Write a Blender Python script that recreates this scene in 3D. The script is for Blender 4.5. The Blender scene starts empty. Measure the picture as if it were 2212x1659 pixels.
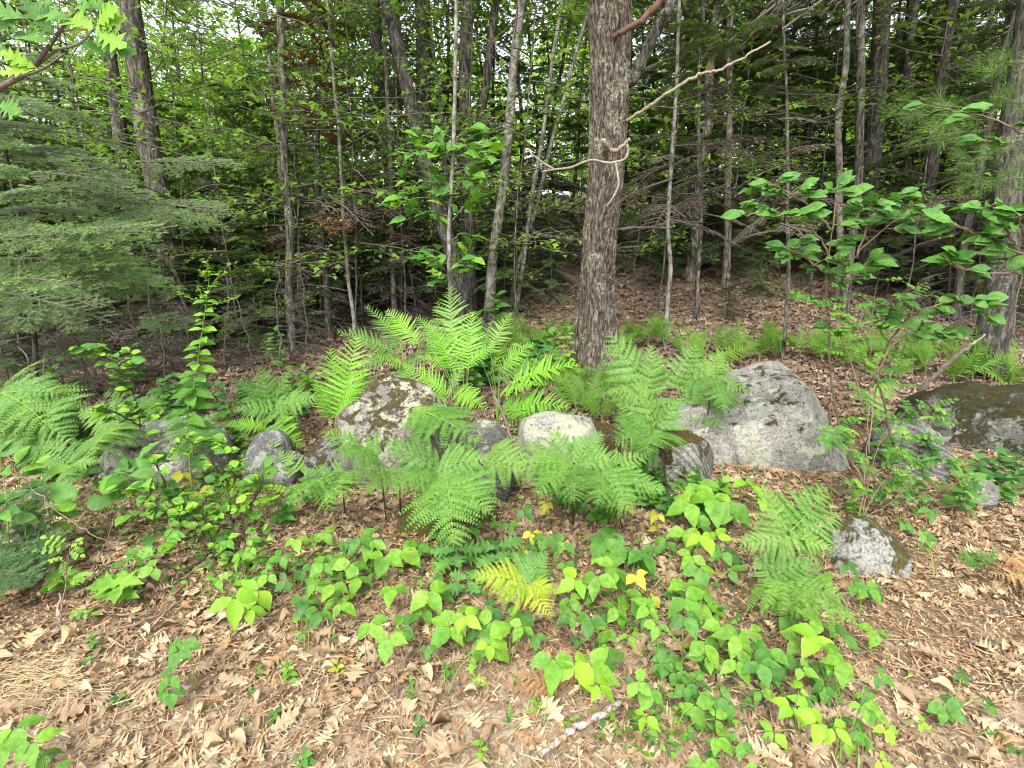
import bpy, math, random
import numpy as np
from mathutils import Vector, Matrix

random.seed(11)
rng = np.random.default_rng(11)
R = math.radians
SC = bpy.context.scene
COL = SC.collection

# ------------------------------------------------------------------ camera
F = 1106.0            # focal length in units of a 2212 px wide picture
PITCH = R(12.0)
EYE = np.array([0.0, 0.0, 1.6])
cam_data = bpy.data.cameras.new('camera')
cam_data.sensor_width = 36.0
cam_data.lens = 18.0
cam_data.clip_start = 0.05
cam_data.clip_end = 2000.0
cam = bpy.data.objects.new('camera', cam_data)
cam.location = EYE
cam.rotation_euler = (R(90) - PITCH, 0, 0)
COL.objects.link(cam)
SC.camera = cam

# ------------------------------------------------------------------ sky, sun, exposure
SUN_EL, SUN_AZ = R(50), R(195)      # azimuth measured clockwise from +Y: high, behind the camera's left
world = bpy.data.worlds.new('World')
SC.world = world
world.use_nodes = True
wn = world.node_tree.nodes
wl = world.node_tree.links
wn.clear()
w_out = wn.new('ShaderNodeOutputWorld')
w_bg = wn.new('ShaderNodeBackground')
w_sky = wn.new('ShaderNodeTexSky')
w_sky.sky_type = 'NISHITA'
w_sky.sun_disc = False
w_sky.sun_elevation = SUN_EL
w_sky.sun_rotation = SUN_AZ
w_sky.air_density = 1.0
w_sky.dust_density = 4.0
w_sky.ozone_density = 1.0
w_hsv = wn.new('ShaderNodeHueSaturation')
w_hsv.inputs['Saturation'].default_value = 0.22
w_hsv.inputs['Value'].default_value = 1.5
w_bg.inputs['Strength'].default_value = 0.15
wl.new(w_sky.outputs[0], w_hsv.inputs['Color'])
wl.new(w_hsv.outputs[0], w_bg.inputs['Color'])
wl.new(w_bg.outputs[0], w_out.inputs['Surface'])

sun_d = bpy.data.lights.new('sun', 'SUN')
sun_d.energy = 0.95
sun_d.angle = R(16)
sun_d.color = (1.0, 0.95, 0.86)
sun = bpy.data.objects.new('sun', sun_d)
sdir = Vector((math.sin(SUN_AZ) * math.cos(SUN_EL), math.cos(SUN_AZ) * math.cos(SUN_EL), math.sin(SUN_EL)))
sun.rotation_euler = sdir.to_track_quat('Z', 'Y').to_euler()
sun.location = (0, 0, 30)
COL.objects.link(sun)

SC.view_settings.view_transform = 'Standard'
SC.view_settings.look = 'None'
SC.view_settings.exposure = 1.4
SC.view_settings.gamma = 1.0
SC.render.engine = 'CYCLES'
SC.cycles.max_bounces = 8
SC.cycles.diffuse_bounces = 5
SC.cycles.glossy_bounces = 2
SC.cycles.transmission_bounces = 4
SC.cycles.transparent_max_bounces = 4
SC.cycles.use_denoising = True
SC.cycles.use_adaptive_sampling = True
SC.cycles.adaptive_threshold = 0.015
SC.cycles.filter_width = 1.05
SC.cycles.caustics_reflective = False
SC.cycles.caustics_refractive = False

# ------------------------------------------------------------------ numeric helpers
def smooth(a, b, x):
    t = np.clip((x - a) / (b - a), 0, 1)
    return t * t * (3 - 2 * t)

def _hash(ix, iy, s):
    h = (ix.astype(np.int64) * 374761393 + iy.astype(np.int64) * 668265263 + s * 974711) & 0x7fffffff
    h = ((h ^ (h >> 13)) * 1274126177) & 0x7fffffff
    return ((h ^ (h >> 16)) & 0xffff) / 65535.0

def vnoise(x, y, s=0):
    x = np.asarray(x, float); y = np.asarray(y, float)
    ix = np.floor(x); iy = np.floor(y)
    fx = x - ix; fy = y - iy
    fx = fx * fx * (3 - 2 * fx); fy = fy * fy * (3 - 2 * fy)
    a = _hash(ix, iy, s); b = _hash(ix + 1, iy, s); c = _hash(ix, iy + 1, s); d = _hash(ix + 1, iy + 1, s)
    return (a * (1 - fx) + b * fx) * (1 - fy) + (c * (1 - fx) + d * fx) * fy

def fbm(x, y, s=0, o=4):
    t = 0; a = 0.5
    for k in range(o):
        t = t + a * vnoise(x * 2 ** k + 17.3 * k, y * 2 ** k - 9.1 * k, s + k)
        a *= 0.5
    return t      # about 0..1, mean .47

GY = [-60, 0, 2, 3, 4, 5, 6, 8, 12, 16, 20, 28, 40, 80, 400]
GR = [-.3, 0, .05, .17, .30, .42, .56, 1.06, 2.35, 3.55, 4.5, 4.7, 3.6, 1.8, 0]
GL = [-.3, 0, .03, .10, .19, .27, .34, .44, .62, .78, .9, 1.1, 1.2, 1.0, 0]
def ground(x, y):
    x = np.asarray(x, float); y = np.asarray(y, float)
    s = smooth(-7.5, 0.5, x)
    g = np.interp(y, GY, GR) * s + np.interp(y, GY, GL) * (1 - s)
    near = smooth(1.0, 4.0, np.abs(y))
    g = g + (fbm(x * .7, y * .7, 5, 3) - .44) * .22 * near + (fbm(x * 3.1, y * 3.1, 9, 3) - .44) * .05
    return g

def ray(u, v):
    a = (u - 1106.0) / F; b = (829.5 - v) / F
    c, s = math.cos(PITCH), math.sin(PITCH)
    return np.array([a, c + b * s, -s + b * c])

def P(u, v, Y):
    d = ray(u, v)
    return EYE + d * (Y / d[1])

_T = np.concatenate([np.linspace(.8, 10, 460), np.linspace(10, 70, 300)[1:]])
def H(u, v, h=0.0):
    d = ray(u, v)
    pts = EYE[None] + d[None] * (_T / d[1])[:, None]
    below = pts[:, 2] < ground(pts[:, 0], pts[:, 1]) + h
    if not below.any():
        return P(u, v, 40.0)
    k = int(np.argmax(below))
    p = pts[k].copy()
    return p

def on_ground(x, y, dz=0.0):
    return np.array([x, y, float(ground(x, y)) + dz])

def proj(p):
    q = np.asarray(p) - EYE
    c, s = math.cos(PITCH), math.sin(PITCH)
    dep = q[1] * c - q[2] * s
    up = q[1] * s + q[2] * c
    return 1106 + F * q[0] / dep, 829.5 - F * up / dep, dep

def px(w, p):          # size in metres of w picture pixels at point p
    return w / F * proj(p)[2]

def nrm(v):
    v = np.asarray(v, float)
    return v / (np.linalg.norm(v, axis=-1, keepdims=True) + 1e-9)

def frame(d, n):
    """3x3 with columns X, Y=d, Z~n"""
    y = nrm(d); z = np.asarray(n, float)
    z = z - y * np.dot(z, y)
    if np.linalg.norm(z) < 1e-4:
        z = np.cross(y, [1, 0, 0])
    z = nrm(z); x = np.cross(y, z)
    return np.stack([x, y, z], 1)

def frames(D, N):
    Yv = nrm(D); Z = N - Yv * (N * Yv).sum(1, keepdims=True)
    Z = nrm(Z); X = np.cross(Yv, Z)
    return np.stack([X, Yv, Z], 2)

# ------------------------------------------------------------------ mesh building
class Buf:
    def __init__(self):
        self.V = []; self.Q = []; self.T = []; self.R = []; self.C = []; self.mq = []; self.mt = []; self.n = 0
    def add(self, V, Q=None, T=None, r=0.0, lc=None, m=0):
        V = np.asarray(V, np.float32).reshape(-1, 3)
        k = len(V)
        self.V.append(V)
        self.R.append(np.broadcast_to(np.asarray(r, np.float32), (k,)).copy())
        self.C.append(np.zeros((k, 3), np.float32) if lc is None else np.asarray(lc, np.float32).reshape(-1, 3))
        if Q is not None and len(Q):
            Q = np.asarray(Q, np.int64).reshape(-1, 4) + self.n
            self.Q.append(Q); self.mq.append(np.full(len(Q), m, np.int32))
        if T is not None and len(T):
            T = np.asarray(T, np.int64).reshape(-1, 3) + self.n
            self.T.append(T); self.mt.append(np.full(len(T), m, np.int32))
        self.n += k
        return self
    def mesh(self, name, mats, smooth_=True):
        me = bpy.data.meshes.new(name)
        V = np.concatenate(self.V)
        Q = np.concatenate(self.Q) if self.Q else np.zeros((0, 4), np.int64)
        T = np.concatenate(self.T) if self.T else np.zeros((0, 3), np.int64)
        me.vertices.add(len(V)); me.vertices.foreach_set('co', V.ravel())
        nl = Q.size + T.size
        me.loops.add(nl)
        me.loops.foreach_set('vertex_index', np.concatenate([Q.ravel(), T.ravel()]).astype(np.int32))
        me.polygons.add(len(Q) + len(T))
        ls = np.concatenate([np.arange(len(Q)) * 4, Q.size + np.arange(len(T)) * 3]).astype(np.int32)
        me.polygons.foreach_set('loop_start', ls)
        for m in (mats if isinstance(mats, (list, tuple)) else [mats]):
            me.materials.append(m)
        mi = np.concatenate(self.mq + self.mt).astype(np.int32)
        me.polygons.foreach_set('material_index', mi)
        me.polygons.foreach_set('use_smooth', np.full(len(Q) + len(T), smooth_))
        a = me.attributes.new('rnd', 'FLOAT', 'POINT'); a.data.foreach_set('value', np.concatenate(self.R))
        a = me.attributes.new('lc', 'FLOAT_VECTOR', 'POINT'); a.data.foreach_set('vector', np.concatenate(self.C).ravel())
        me.update(calc_edges=True)
        return me

def scatter(buf, tpl, pos, fr, scale, r, m=0, lz=None):
    """copies of a template (V,Q,lc) at pos with frames fr (N,3,3), scale (N,) or (N,3)"""
    V, Q, lc = tpl
    pos = np.asarray(pos); N = len(pos)
    if N == 0: return
    scale = np.asarray(scale, float)
    if scale.ndim == 1: scale = np.repeat(scale[:, None], 3, 1)
    L = V[None] * scale[:, None, :]
    W = np.einsum('nij,nkj->nki', fr, L) + pos[:, None, :]
    k = len(V)
    QQ = (Q[None] + (np.arange(N) * k)[:, None, None]).reshape(-1, 4)
    LC = np.tile(lc, (N, 1)).astype(np.float32)
    if lz is not None: LC[:, 2] = np.repeat(lz, k)
    buf.add(W.reshape(-1, 3), QQ, None, np.repeat(r, k), LC, m)

def tube(buf, pts, rad, sides=6, r=0.0, m=0, cap=True):
    pts = np.asarray(pts, float); n = len(pts)
    rad = np.atleast_1d(np.asarray(rad, float))
    rad = np.interp(np.linspace(0, 1, n), np.linspace(0, 1, len(rad)), rad) if len(rad) > 1 else np.full(n, rad[0])
    tan = nrm(np.gradient(pts, axis=0))
    ref = np.array([0, 0, 1.0]) if abs(tan[:, 2]).mean() < .75 else np.array([0, 1.0, 0])
    X = nrm(np.cross(tan, ref)); Yv = np.cross(X, tan)
    a = np.arange(sides) / sides * 2 * math.pi
    V = pts[:, None] + rad[:, None, None] * (np.cos(a)[None, :, None] * X[:, None] + np.sin(a)[None, :, None] * Yv[:, None])
    i = np.arange(n - 1)[:, None] * sides; j = np.arange(sides)[None]
    j2 = (j + 1) % sides
    Q = np.stack([i + j, i + sides + j, i + sides + j2, i + j2], -1).reshape(-1, 4)
    V = V.reshape(-1, 3)
    T = None
    if cap:
        V = np.concatenate([V, pts[:1], pts[-1:]])
        b = n * sides
        T = [(b, k, (k + 1) % sides) for k in range(sides)] + [(b + 1, (n - 1) * sides + (k + 1) % sides, (n - 1) * sides + k) for k in range(sides)]
    buf.add(V, Q, T, r, None, m)

def catmull(pts, k=5):
    p = np.asarray(pts, float)
    if len(p) < 3:
        t = np.linspace(0, 1, k + 1)[:, None]
        return p[0] * (1 - t) + p[-1] * t
    q = np.concatenate([[2 * p[0] - p[1]], p, [2 * p[-1] - p[-2]]])
    out = []
    for i in range(1, len(q) - 2):
        for j in range(k):
            t = j / k
            out.append(.5 * ((2 * q[i]) + (-q[i - 1] + q[i + 1]) * t + (2 * q[i - 1] - 5 * q[i] + 4 * q[i + 1] - q[i + 2]) * t * t
                             + (-q[i - 1] + 3 * q[i] - 3 * q[i + 1] + q[i + 2]) * t ** 3))
    out.append(p[-1])
    return np.array(out)

# ------------------------------------------------------------------ materials
def ramp(nt, stops, interp='LINEAR'):
    n = nt.nodes.new('ShaderNodeValToRGB')
    n.color_ramp.interpolation = interp
    e = n.color_ramp.elements
    while len(e) < len(stops): e.new(0.5)
    for i, (p, c) in enumerate(stops):
        e[i].position = p
        e[i].color = (c[0], c[1], c[2], 1) if hasattr(c, '__len__') else (c, c, c, 1)
    return n

def new_mat(name):
    m = bpy.data.materials.new(name); m.use_nodes = True
    nt = m.node_tree; nt.nodes.clear()
    out = nt.nodes.new('ShaderNodeOutputMaterial')
    return m, nt, out

def rnd_node(nt):
    a = nt.nodes.new('ShaderNodeAttribute'); a.attribute_name = 'rnd'
    o = nt.nodes.new('ShaderNodeObjectInfo')
    s = nt.nodes.new('ShaderNodeMath'); s.operation = 'ADD'
    nt.links.new(a.outputs['Fac'], s.inputs[0]); nt.links.new(o.outputs['Random'], s.inputs[1])
    f = nt.nodes.new('ShaderNodeMath'); f.operation = 'FRACT'
    nt.links.new(s.outputs[0], f.inputs[0])
    return f.outputs[0]

def noise_node(nt, scale, detail=4, rough=.55, vec=None, dist=0.0):
    n = nt.nodes.new('ShaderNodeTexNoise')
    n.inputs['Scale'].default_value = scale; n.inputs['Detail'].default_value = detail
    n.inputs['Roughness'].default_value = rough; n.inputs['Distortion'].default_value = dist
    if vec is not None: nt.links.new(vec, n.inputs['Vector'])
    return n

def mixc(nt, fac, a, b, mode='MIX'):
    n = nt.nodes.new('ShaderNodeMix'); n.data_type = 'RGBA'; n.blend_type = mode
    for i, x in ((0, fac), (6, a), (7, b)):
        if hasattr(x, 'links') or hasattr(x, 'is_linked'): nt.links.new(x, n.inputs[i])
        elif hasattr(x, '__len__'): n.inputs[i].default_value = (*x[:3], 1)
        else: n.inputs[i].default_value = x
    return n.outputs[2]

def leaf_mat(name, cols, trans=.38, rough=.5, spec=.3, veins=False, spots=None, nscale=30, tip=None, tcol=(1.0, 1.0, .55)):
    m, nt, out = new_mat(name); L = nt.links
    r = rnd_node(nt)
    k = len(cols)
    rp = ramp(nt, [((i / (k - 1)) if k > 1 else 0, c) for i, c in enumerate(cols)])
    L.new(r, rp.inputs[0])
    tc = nt.nodes.new('ShaderNodeTexCoord')
    col = rp.outputs[0]
    oi = nt.nodes.new('ShaderNodeObjectInfo')
    vm = nt.nodes.new('ShaderNodeVectorMath'); vm.operation = 'MULTIPLY_ADD'
    L.new(oi.outputs['Location'], vm.inputs[0]); vm.inputs[1].default_value = (9, 9, 9); L.new(tc.outputs['Object'], vm.inputs[2])
    nz = noise_node(nt, nscale, 3, vec=vm.outputs[0])
    nr = ramp(nt, [(.3, .72), (.7, 1.25)]); L.new(nz.outputs[0], nr.inputs[0])
    col = mixc(nt, 1.0, col, nr.outputs[0], 'MULTIPLY')
    if tip is not None:      # fresh growth at the branch tips is a lighter green
        ta = nt.nodes.new('ShaderNodeAttribute'); ta.attribute_name = 'lc'
        ts = nt.nodes.new('ShaderNodeSeparateXYZ'); L.new(ta.outputs['Vector'], ts.inputs[0])
        tr_ = ramp(nt, [(.45, 0.0), (.95, 1.0)]); L.new(ts.outputs[2], tr_.inputs[0])
        col = mixc(nt, tr_.outputs[0], col, tip)
    pb = nt.nodes.new('ShaderNodeBsdfPrincipled')
    if veins:
        at = nt.nodes.new('ShaderNodeAttribute'); at.attribute_name = 'lc'
        sp = nt.nodes.new('ShaderNodeSeparateXYZ'); L.new(at.outputs['Vector'], sp.inputs[0])
        ab = nt.nodes.new('ShaderNodeMath'); ab.operation = 'ABSOLUTE'; L.new(sp.outputs[0], ab.inputs[0])
        ma = nt.nodes.new('ShaderNodeMath'); ma.operation = 'MULTIPLY_ADD'
        L.new(ab.outputs[0], ma.inputs[0]); ma.inputs[1].default_value = -.9; L.new(sp.outputs[1], ma.inputs[2])
        mu = nt.nodes.new('ShaderNodeMath'); mu.operation = 'MULTIPLY'; L.new(ma.outputs[0], mu.inputs[0]); mu.inputs[1].default_value = 56.0
        si = nt.nodes.new('ShaderNodeMath'); si.operation = 'SINE'; L.new(mu.outputs[0], si.inputs[0])
        vr = ramp(nt, [(.0, 1.0), (.8, 1.0), (1.0, 1.14)])
        sc = nt.nodes.new('ShaderNodeMath'); sc.operation = 'MULTIPLY_ADD'; L.new(si.outputs[0], sc.inputs[0]); sc.inputs[1].default_value = .5; sc.inputs[2].default_value = .5
        L.new(sc.outputs[0], vr.inputs[0])
        col = mixc(nt, 1.0, col, vr.outputs[0], 'MULTIPLY')
        bp = nt.nodes.new('ShaderNodeBump'); bp.inputs['Strength'].default_value = .35; bp.inputs['Distance'].default_value = .002
        L.new(sc.outputs[0], bp.inputs['Height']); L.new(bp.outputs[0], pb.inputs['Normal'])
    if spots:
        n2 = noise_node(nt, 7, 3, vec=vm.outputs[0])
        sr = ramp(nt, [(.64, 0.0), (.70, .85)]); L.new(n2.outputs[0], sr.inputs[0])
        col = mixc(nt, sr.outputs[0], col, spots)
    L.new(col, pb.inputs['Base Color'])
    pb.inputs['Roughness'].default_value = rough
    pb.inputs['Specular IOR Level'].default_value = spec
    tr = nt.nodes.new('ShaderNodeBsdfTranslucent')
    L.new(mixc(nt, 1.0, col, tcol, 'MULTIPLY'), tr.inputs['Color'])
    mx = nt.nodes.new('ShaderNodeMixShader'); mx.inputs[0].default_value = trans
    L.new(pb.outputs[0], mx.inputs[1]); L.new(tr.outputs[0], mx.inputs[2]); L.new(mx.outputs[0], out.inputs[0])
    return m

def plain_mat(name, cols, rough=.8, scale=20, bump=.3, stretch=(1, 1, 1), dist=.01):
    m, nt, out = new_mat(name); L = nt.links
    tc = nt.nodes.new('ShaderNodeTexCoord')
    mp = nt.nodes.new('ShaderNodeMapping'); mp.inputs['Scale'].default_value = stretch
    L.new(tc.outputs['Object'], mp.inputs['Vector'])
    nz = noise_node(nt, scale, 6, .65, mp.outputs[0])
    k = len(cols)
    rp = ramp(nt, [(.3 + .4 * i / max(1, k - 1), c) for i, c in enumerate(cols)]); L.new(nz.outputs[0], rp.inputs[0])
    pb = nt.nodes.new('ShaderNodeBsdfPrincipled'); L.new(rp.outputs[0], pb.inputs['Base Color'])
    pb.inputs['Roughness'].default_value = rough; pb.inputs['Specular IOR Level'].default_value = .2
    bp = nt.nodes.new('ShaderNodeBump'); bp.inputs['Strength'].default_value = bump; bp.inputs['Distance'].default_value = dist
    L.new(nz.outputs[0], bp.inputs['Height']); L.new(bp.outputs[0], pb.inputs['Normal'])
    L.new(pb.outputs[0], out.inputs[0])
    return m

def bark_mat(name, dark, mid, light, lichen=(.32, .36, .28), lamt=.5, sx=30, sz=6.5, bump=.9, dist=.02):
    m, nt, out = new_mat(name); L = nt.links
    tc = nt.nodes.new('ShaderNodeTexCoord')
    mp = nt.nodes.new('ShaderNodeMapping'); mp.inputs['Scale'].default_value = (sx, sx, sz)
    L.new(tc.outputs['Object'], mp.inputs['Vector'])
    nz = noise_node(nt, 1.0, 8, .68, mp.outputs[0], .6)
    rp = ramp(nt, [(.38, dark), (.5, mid), (.63, light)]); L.new(nz.outputs[0], rp.inputs[0])
    n2 = noise_node(nt, 5.0, 6, .7, tc.outputs['Object'])
    lr = ramp(nt, [(.5 + .1 * (1 - lamt), 0.0), (.62 + .1 * (1 - lamt), lamt)]); L.new(n2.outputs[0], lr.inputs[0])
    n3 = noise_node(nt, 40.0, 3, .6, tc.outputs['Object'])
    r3 = ramp(nt, [(.45, 0.0), (.6, 1.0)]); L.new(n3.outputs[0], r3.inputs[0])
    ml = nt.nodes.new('ShaderNodeMath'); ml.operation = 'MULTIPLY'; L.new(lr.outputs[0], ml.inputs[0]); L.new(r3.outputs[0], ml.inputs[1])
    col = mixc(nt, ml.outputs[0], rp.outputs[0], lichen)
    pb = nt.nodes.new('ShaderNodeBsdfPrincipled'); L.new(col, pb.inputs['Base Color'])
    pb.inputs['Roughness'].default_value = .9; pb.inputs['Specular IOR Level'].default_value = .15
    bp = nt.nodes.new('ShaderNodeBump'); bp.inputs['Strength'].default_value = bump; bp.inputs['Distance'].default_value = dist
    L.new(nz.outputs[0], bp.inputs['Height']); L.new(bp.outputs[0], pb.inputs['Normal'])
    L.new(pb.outputs[0], out.inputs[0])
    return m

def rock_mat(name, base=(.23, .22, .19), lichen=.5, moss=.4, lcol=(.50, .53, .40), mcol=(.045, .043, .012), seed=0.0, stripes=0.0):
    base = tuple(c * .72 for c in base); lcol = tuple(c * .84 for c in lcol)
    m, nt, out = new_mat(name); L = nt.links
    tc = nt.nodes.new('ShaderNodeTexCoord')
    mp = nt.nodes.new('ShaderNodeMapping'); mp.inputs['Location'].default_value = (seed, seed * 1.7, -seed)
    L.new(tc.outputs['Object'], mp.inputs['Vector']); vec = mp.outputs[0]
    fine = noise_node(nt, 60, 6, .75, vec)
    fr = ramp(nt, [(.34, [c * .35 for c in base]), (.5, base), (.66, [min(1, c * 1.5) for c in base])]); L.new(fine.outputs[0], fr.inputs[0])
    big = noise_node(nt, 2.5, 5, .6, vec)
    br = ramp(nt, [(.35, .7), (.65, 1.2)]); L.new(big.outputs[0], br.inputs[0])
    col = mixc(nt, 1.0, fr.outputs[0], br.outputs[0], 'MULTIPLY')
    if stripes:
        w = nt.nodes.new('ShaderNodeTexWave'); w.inputs['Scale'].default_value = 9; w.inputs['Distortion'].default_value = 6; w.inputs['Detail'].default_value = 4
        w.bands_direction = 'DIAGONAL'
        L.new(vec, w.inputs['Vector'])
        wr = ramp(nt, [(.3, .6), (.7, 1.35)]); L.new(w.outputs['Fac'], wr.inputs[0])
        col = mixc(nt, stripes, col, mixc(nt, 1.0, col, wr.outputs[0], 'MULTIPLY'))
    # pale crusty lichen, in patches with ragged edges
    n1 = noise_node(nt, 8.0, 9, .74, vec, .3)
    l1 = ramp(nt, [(.63 - .22 * lichen, 0.0), (.68 - .22 * lichen, .85)]); L.new(n1.outputs[0], l1.inputs[0])
    n1b = noise_node(nt, 90, 3, .6, vec)
    lc = ramp(nt, [(.3, [c * .55 for c in lcol]), (.6, lcol)]); L.new(n1b.outputs[0], lc.inputs[0])
    n1c = noise_node(nt, 3.5, 6, .7, vec); lv = ramp(nt, [(.35, (.62, .62, .66)), (.62, (1.1, 1.1, 1.0))]); L.new(n1c.outputs[0], lv.inputs[0])
    lc = nt.nodes.new('ShaderNodeMix'); lc.data_type = 'RGBA'; lc.blend_type = 'MULTIPLY'; lc.inputs[0].default_value = 1.0
    L.new(lv.outputs[0], lc.inputs[7])
    lc0 = ramp(nt, [(.3, [c * .55 for c in lcol]), (.6, lcol)]); L.new(n1b.outputs[0], lc0.inputs[0]); L.new(lc0.outputs[0], lc.inputs[6])
    col = mixc(nt, l1.outputs[0], col, lc.outputs[2])
    # dark lichen specks
    n4 = noise_node(nt, 24, 5, .6, vec)
    d4 = ramp(nt, [(.60, 0.0), (.66, .8)]); L.new(n4.outputs[0], d4.inputs[0])
    col = mixc(nt, d4.outputs[0], col, (.06, .06, .05))
    # moss mats
    geo = nt.nodes.new('ShaderNodeNewGeometry')
    sp = nt.nodes.new('ShaderNodeSeparateXYZ'); L.new(geo.outputs['Normal'], sp.inputs[0])
    n5 = noise_node(nt, 7.0, 9, .76, vec, .5)
    ad = nt.nodes.new('ShaderNodeMath'); ad.operation = 'MULTIPLY_ADD'; L.new(sp.outputs[2], ad.inputs[0]); ad.inputs[1].default_value = .16; L.new(n5.outputs[0], ad.inputs[2])
    mr = ramp(nt, [(.80 - .34 * moss, 0.0), (.84 - .34 * moss, 1.0)]); L.new(ad.outputs[0], mr.inputs[0])
    n6 = noise_node(nt, 45, 5, .7, vec)
    mc = ramp(nt, [(.3, [c * .5 for c in mcol]), (.55, mcol), (.75, (mcol[0] * 2.6, mcol[1] * 2.4, mcol[2] * 2))]); L.new(n6.outputs[0], mc.inputs[0])
    col = mixc(nt, mr.outputs[0], col, mc.outputs[0])
    pb = nt.nodes.new('ShaderNodeBsdfPrincipled'); L.new(col, pb.inputs['Base Color'])
    pb.inputs['Roughness'].default_value = .92; pb.inputs['Specular IOR Level'].default_value = .2
    s1 = nt.nodes.new('ShaderNodeMath'); s1.operation = 'MULTIPLY_ADD'; L.new(mr.outputs[0], s1.inputs[0]); s1.inputs[1].default_value = .8; L.new(fine.outputs[0], s1.inputs[2])
    s2 = nt.nodes.new('ShaderNodeMath'); s2.operation = 'MULTIPLY_ADD'; L.new(l1.outputs[0], s2.inputs[0]); s2.inputs[1].default_value = .15; L.new(s1.outputs[0], s2.inputs[2])
    bp = nt.nodes.new('ShaderNodeBump'); bp.inputs['Strength'].default_value = .8; bp.inputs['Distance'].default_value = .02
    L.new(s2.outputs[0], bp.inputs['Height'])
    bp2 = nt.nodes.new('ShaderNodeBump'); bp2.inputs['Strength'].default_value = .7; bp2.inputs['Distance'].default_value = .05
    L.new(big.outputs[0], bp2.inputs['Height']); L.new(bp.outputs[0], bp2.inputs['Normal'])
    L.new(bp2.outputs[0], pb.inputs['Normal'])
    L.new(pb.outputs[0], out.inputs[0])
    return m

# greens (base colours)
M_BRIGHT = leaf_mat('leaf_bright', [(.11, .26, .022), (.16, .33, .03), (.085, .22, .025), (.19, .35, .04), (.10, .25, .03)], veins=True, spots=(.22, .17, .05), nscale=4)
M_MID = leaf_mat('leaf_mid', [(.065, .185, .025), (.10, .25, .03), (.05, .15, .025), (.085, .22, .035)], veins=True, spots=(.17, .13, .04), nscale=4)
M_DULL = leaf_mat('leaf_dull', [(.075, .19, .042), (.115, .26, .058), (.065, .165, .038), (.10, .24, .04)], veins=True, trans=.34, spots=(.16, .12, .05), nscale=4, rough=.6, spec=.2)
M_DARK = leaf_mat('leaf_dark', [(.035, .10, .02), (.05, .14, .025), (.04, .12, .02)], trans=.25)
M_YELLOW = leaf_mat('leaf_yellow', [(.30, .36, .03), (.40, .36, .04), (.24, .34, .03)], veins=True)
M_LIME = leaf_mat('leaf_lime', [(.18, .37, .025), (.24, .42, .03), (.15, .34, .025)], veins=True)
M_ORANGE = leaf_mat('leaf_orange', [(.50, .22, .05), (.42, .15, .04), (.55, .33, .12)], trans=.2)
M_FERN = leaf_mat('fern_green', [(.075, .18, .036), (.125, .265, .046), (.09, .215, .036), (.16, .295, .05), (.10, .24, .04)], trans=.36)
M_FERNB = leaf_mat('fern_bright', [(.17, .38, .03), (.13, .33, .03), (.21, .42, .035)], trans=.4)
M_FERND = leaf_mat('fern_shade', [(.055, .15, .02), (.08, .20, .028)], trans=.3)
M_FERNY = leaf_mat('fern_yellow', [(.24, .36, .03), (.33, .36, .03), (.18, .33, .03)], trans=.36)
M_FERNS = leaf_mat('fern_small', [(.10, .21, .018), (.07, .17, .018), (.14, .25, .022)], trans=.4)
M_FERNX = leaf_mat('fern_dead', [(.28, .14, .06), (.22, .10, .045), (.34, .20, .10)], trans=.15)
M_CANOPY = leaf_mat('canopy_leaf', [(.125, .255, .045), (.185, .335, .055), (.095, .21, .04), (.25, .40, .07)], trans=.52)
M_CANOPYL = leaf_mat('canopy_leaf_light', [(.22, .42, .04), (.28, .48, .05), (.17, .36, .035), (.34, .50, .07)], trans=.5)
M_NEEDLE = leaf_mat('fir_needle', [(.058, .125, .034), (.085, .165, .042), (.048, .105, .032), (.10, .19, .046)], tip=(.15, .26, .06), trans=.32, rough=.45)
M_NEEDLEB = leaf_mat('fir_needle_light', [(.07, .16, .032), (.10, .20, .042), (.055, .13, .032)], tip=(.19, .34, .05), trans=.2, rough=.45)
M_NEEDLEBL = leaf_mat('fir_needle_blue', [(.04, .11, .028), (.06, .15, .036)], trans=.15, rough=.45)
M_PINE = leaf_mat('pine_needle', [(.08, .17, .03), (.11, .20, .035)], trans=.2, rough=.4)
M_NEEDLER = leaf_mat('fir_needle_rust', [(.20, .085, .035), (.15, .06, .025), (.25, .12, .05)], trans=.1)
M_DEAD = leaf_mat('dead_leaf', [(.25, .18, .11), (.39, .295, .18), (.13, .088, .054), (.45, .355, .225), (.26, .175, .10), (.42, .33, .21), (.33, .20, .10), (.21, .15, .092)], trans=.12, rough=.62, spec=.25)
M_DEADP = leaf_mat('dead_leaf_pale', [(.55, .40, .22), (.48, .34, .19), (.60, .48, .28)], trans=.15, rough=.6, spec=.3)
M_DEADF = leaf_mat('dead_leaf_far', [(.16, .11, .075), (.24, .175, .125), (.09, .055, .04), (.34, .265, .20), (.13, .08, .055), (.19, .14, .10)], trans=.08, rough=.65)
M_CHIP = leaf_mat('litter_chip', [(.30, .18, .09), (.42, .31, .18), (.20, .12, .07), (.50, .40, .25), (.36, .19, .09), (.27, .19, .12), (.16, .10, .06)], trans=.05, rough=.7)
M_STRAW = leaf_mat('dry_straw', [(.52, .42, .22), (.44, .33, .17), (.58, .50, .30)], trans=.15, rough=.6)
M_STEMG = plain_mat('green_stem', [(.12, .22, .04), (.20, .28, .06)], .6, 20, .1)
M_STEMD = plain_mat('dark_stem', [(.018, .013, .010), (.05, .035, .025)], .5, 30, .2)
M_STEMB = plain_mat('brown_stem', [(.10, .065, .045), (.22, .16, .12)], .8, 40, .3)
M_TWIG = plain_mat('grey_twig', [(.06, .05, .04), (.15, .13, .105)], .9, 40, .4)
M_DEADWOOD = plain_mat('bleached_wood', [(.07, .055, .04), (.27, .23, .17), (.14, .115, .085), (.36, .31, .23)], .75, 9, .6, (6, 6, 1.2), .01)
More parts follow.
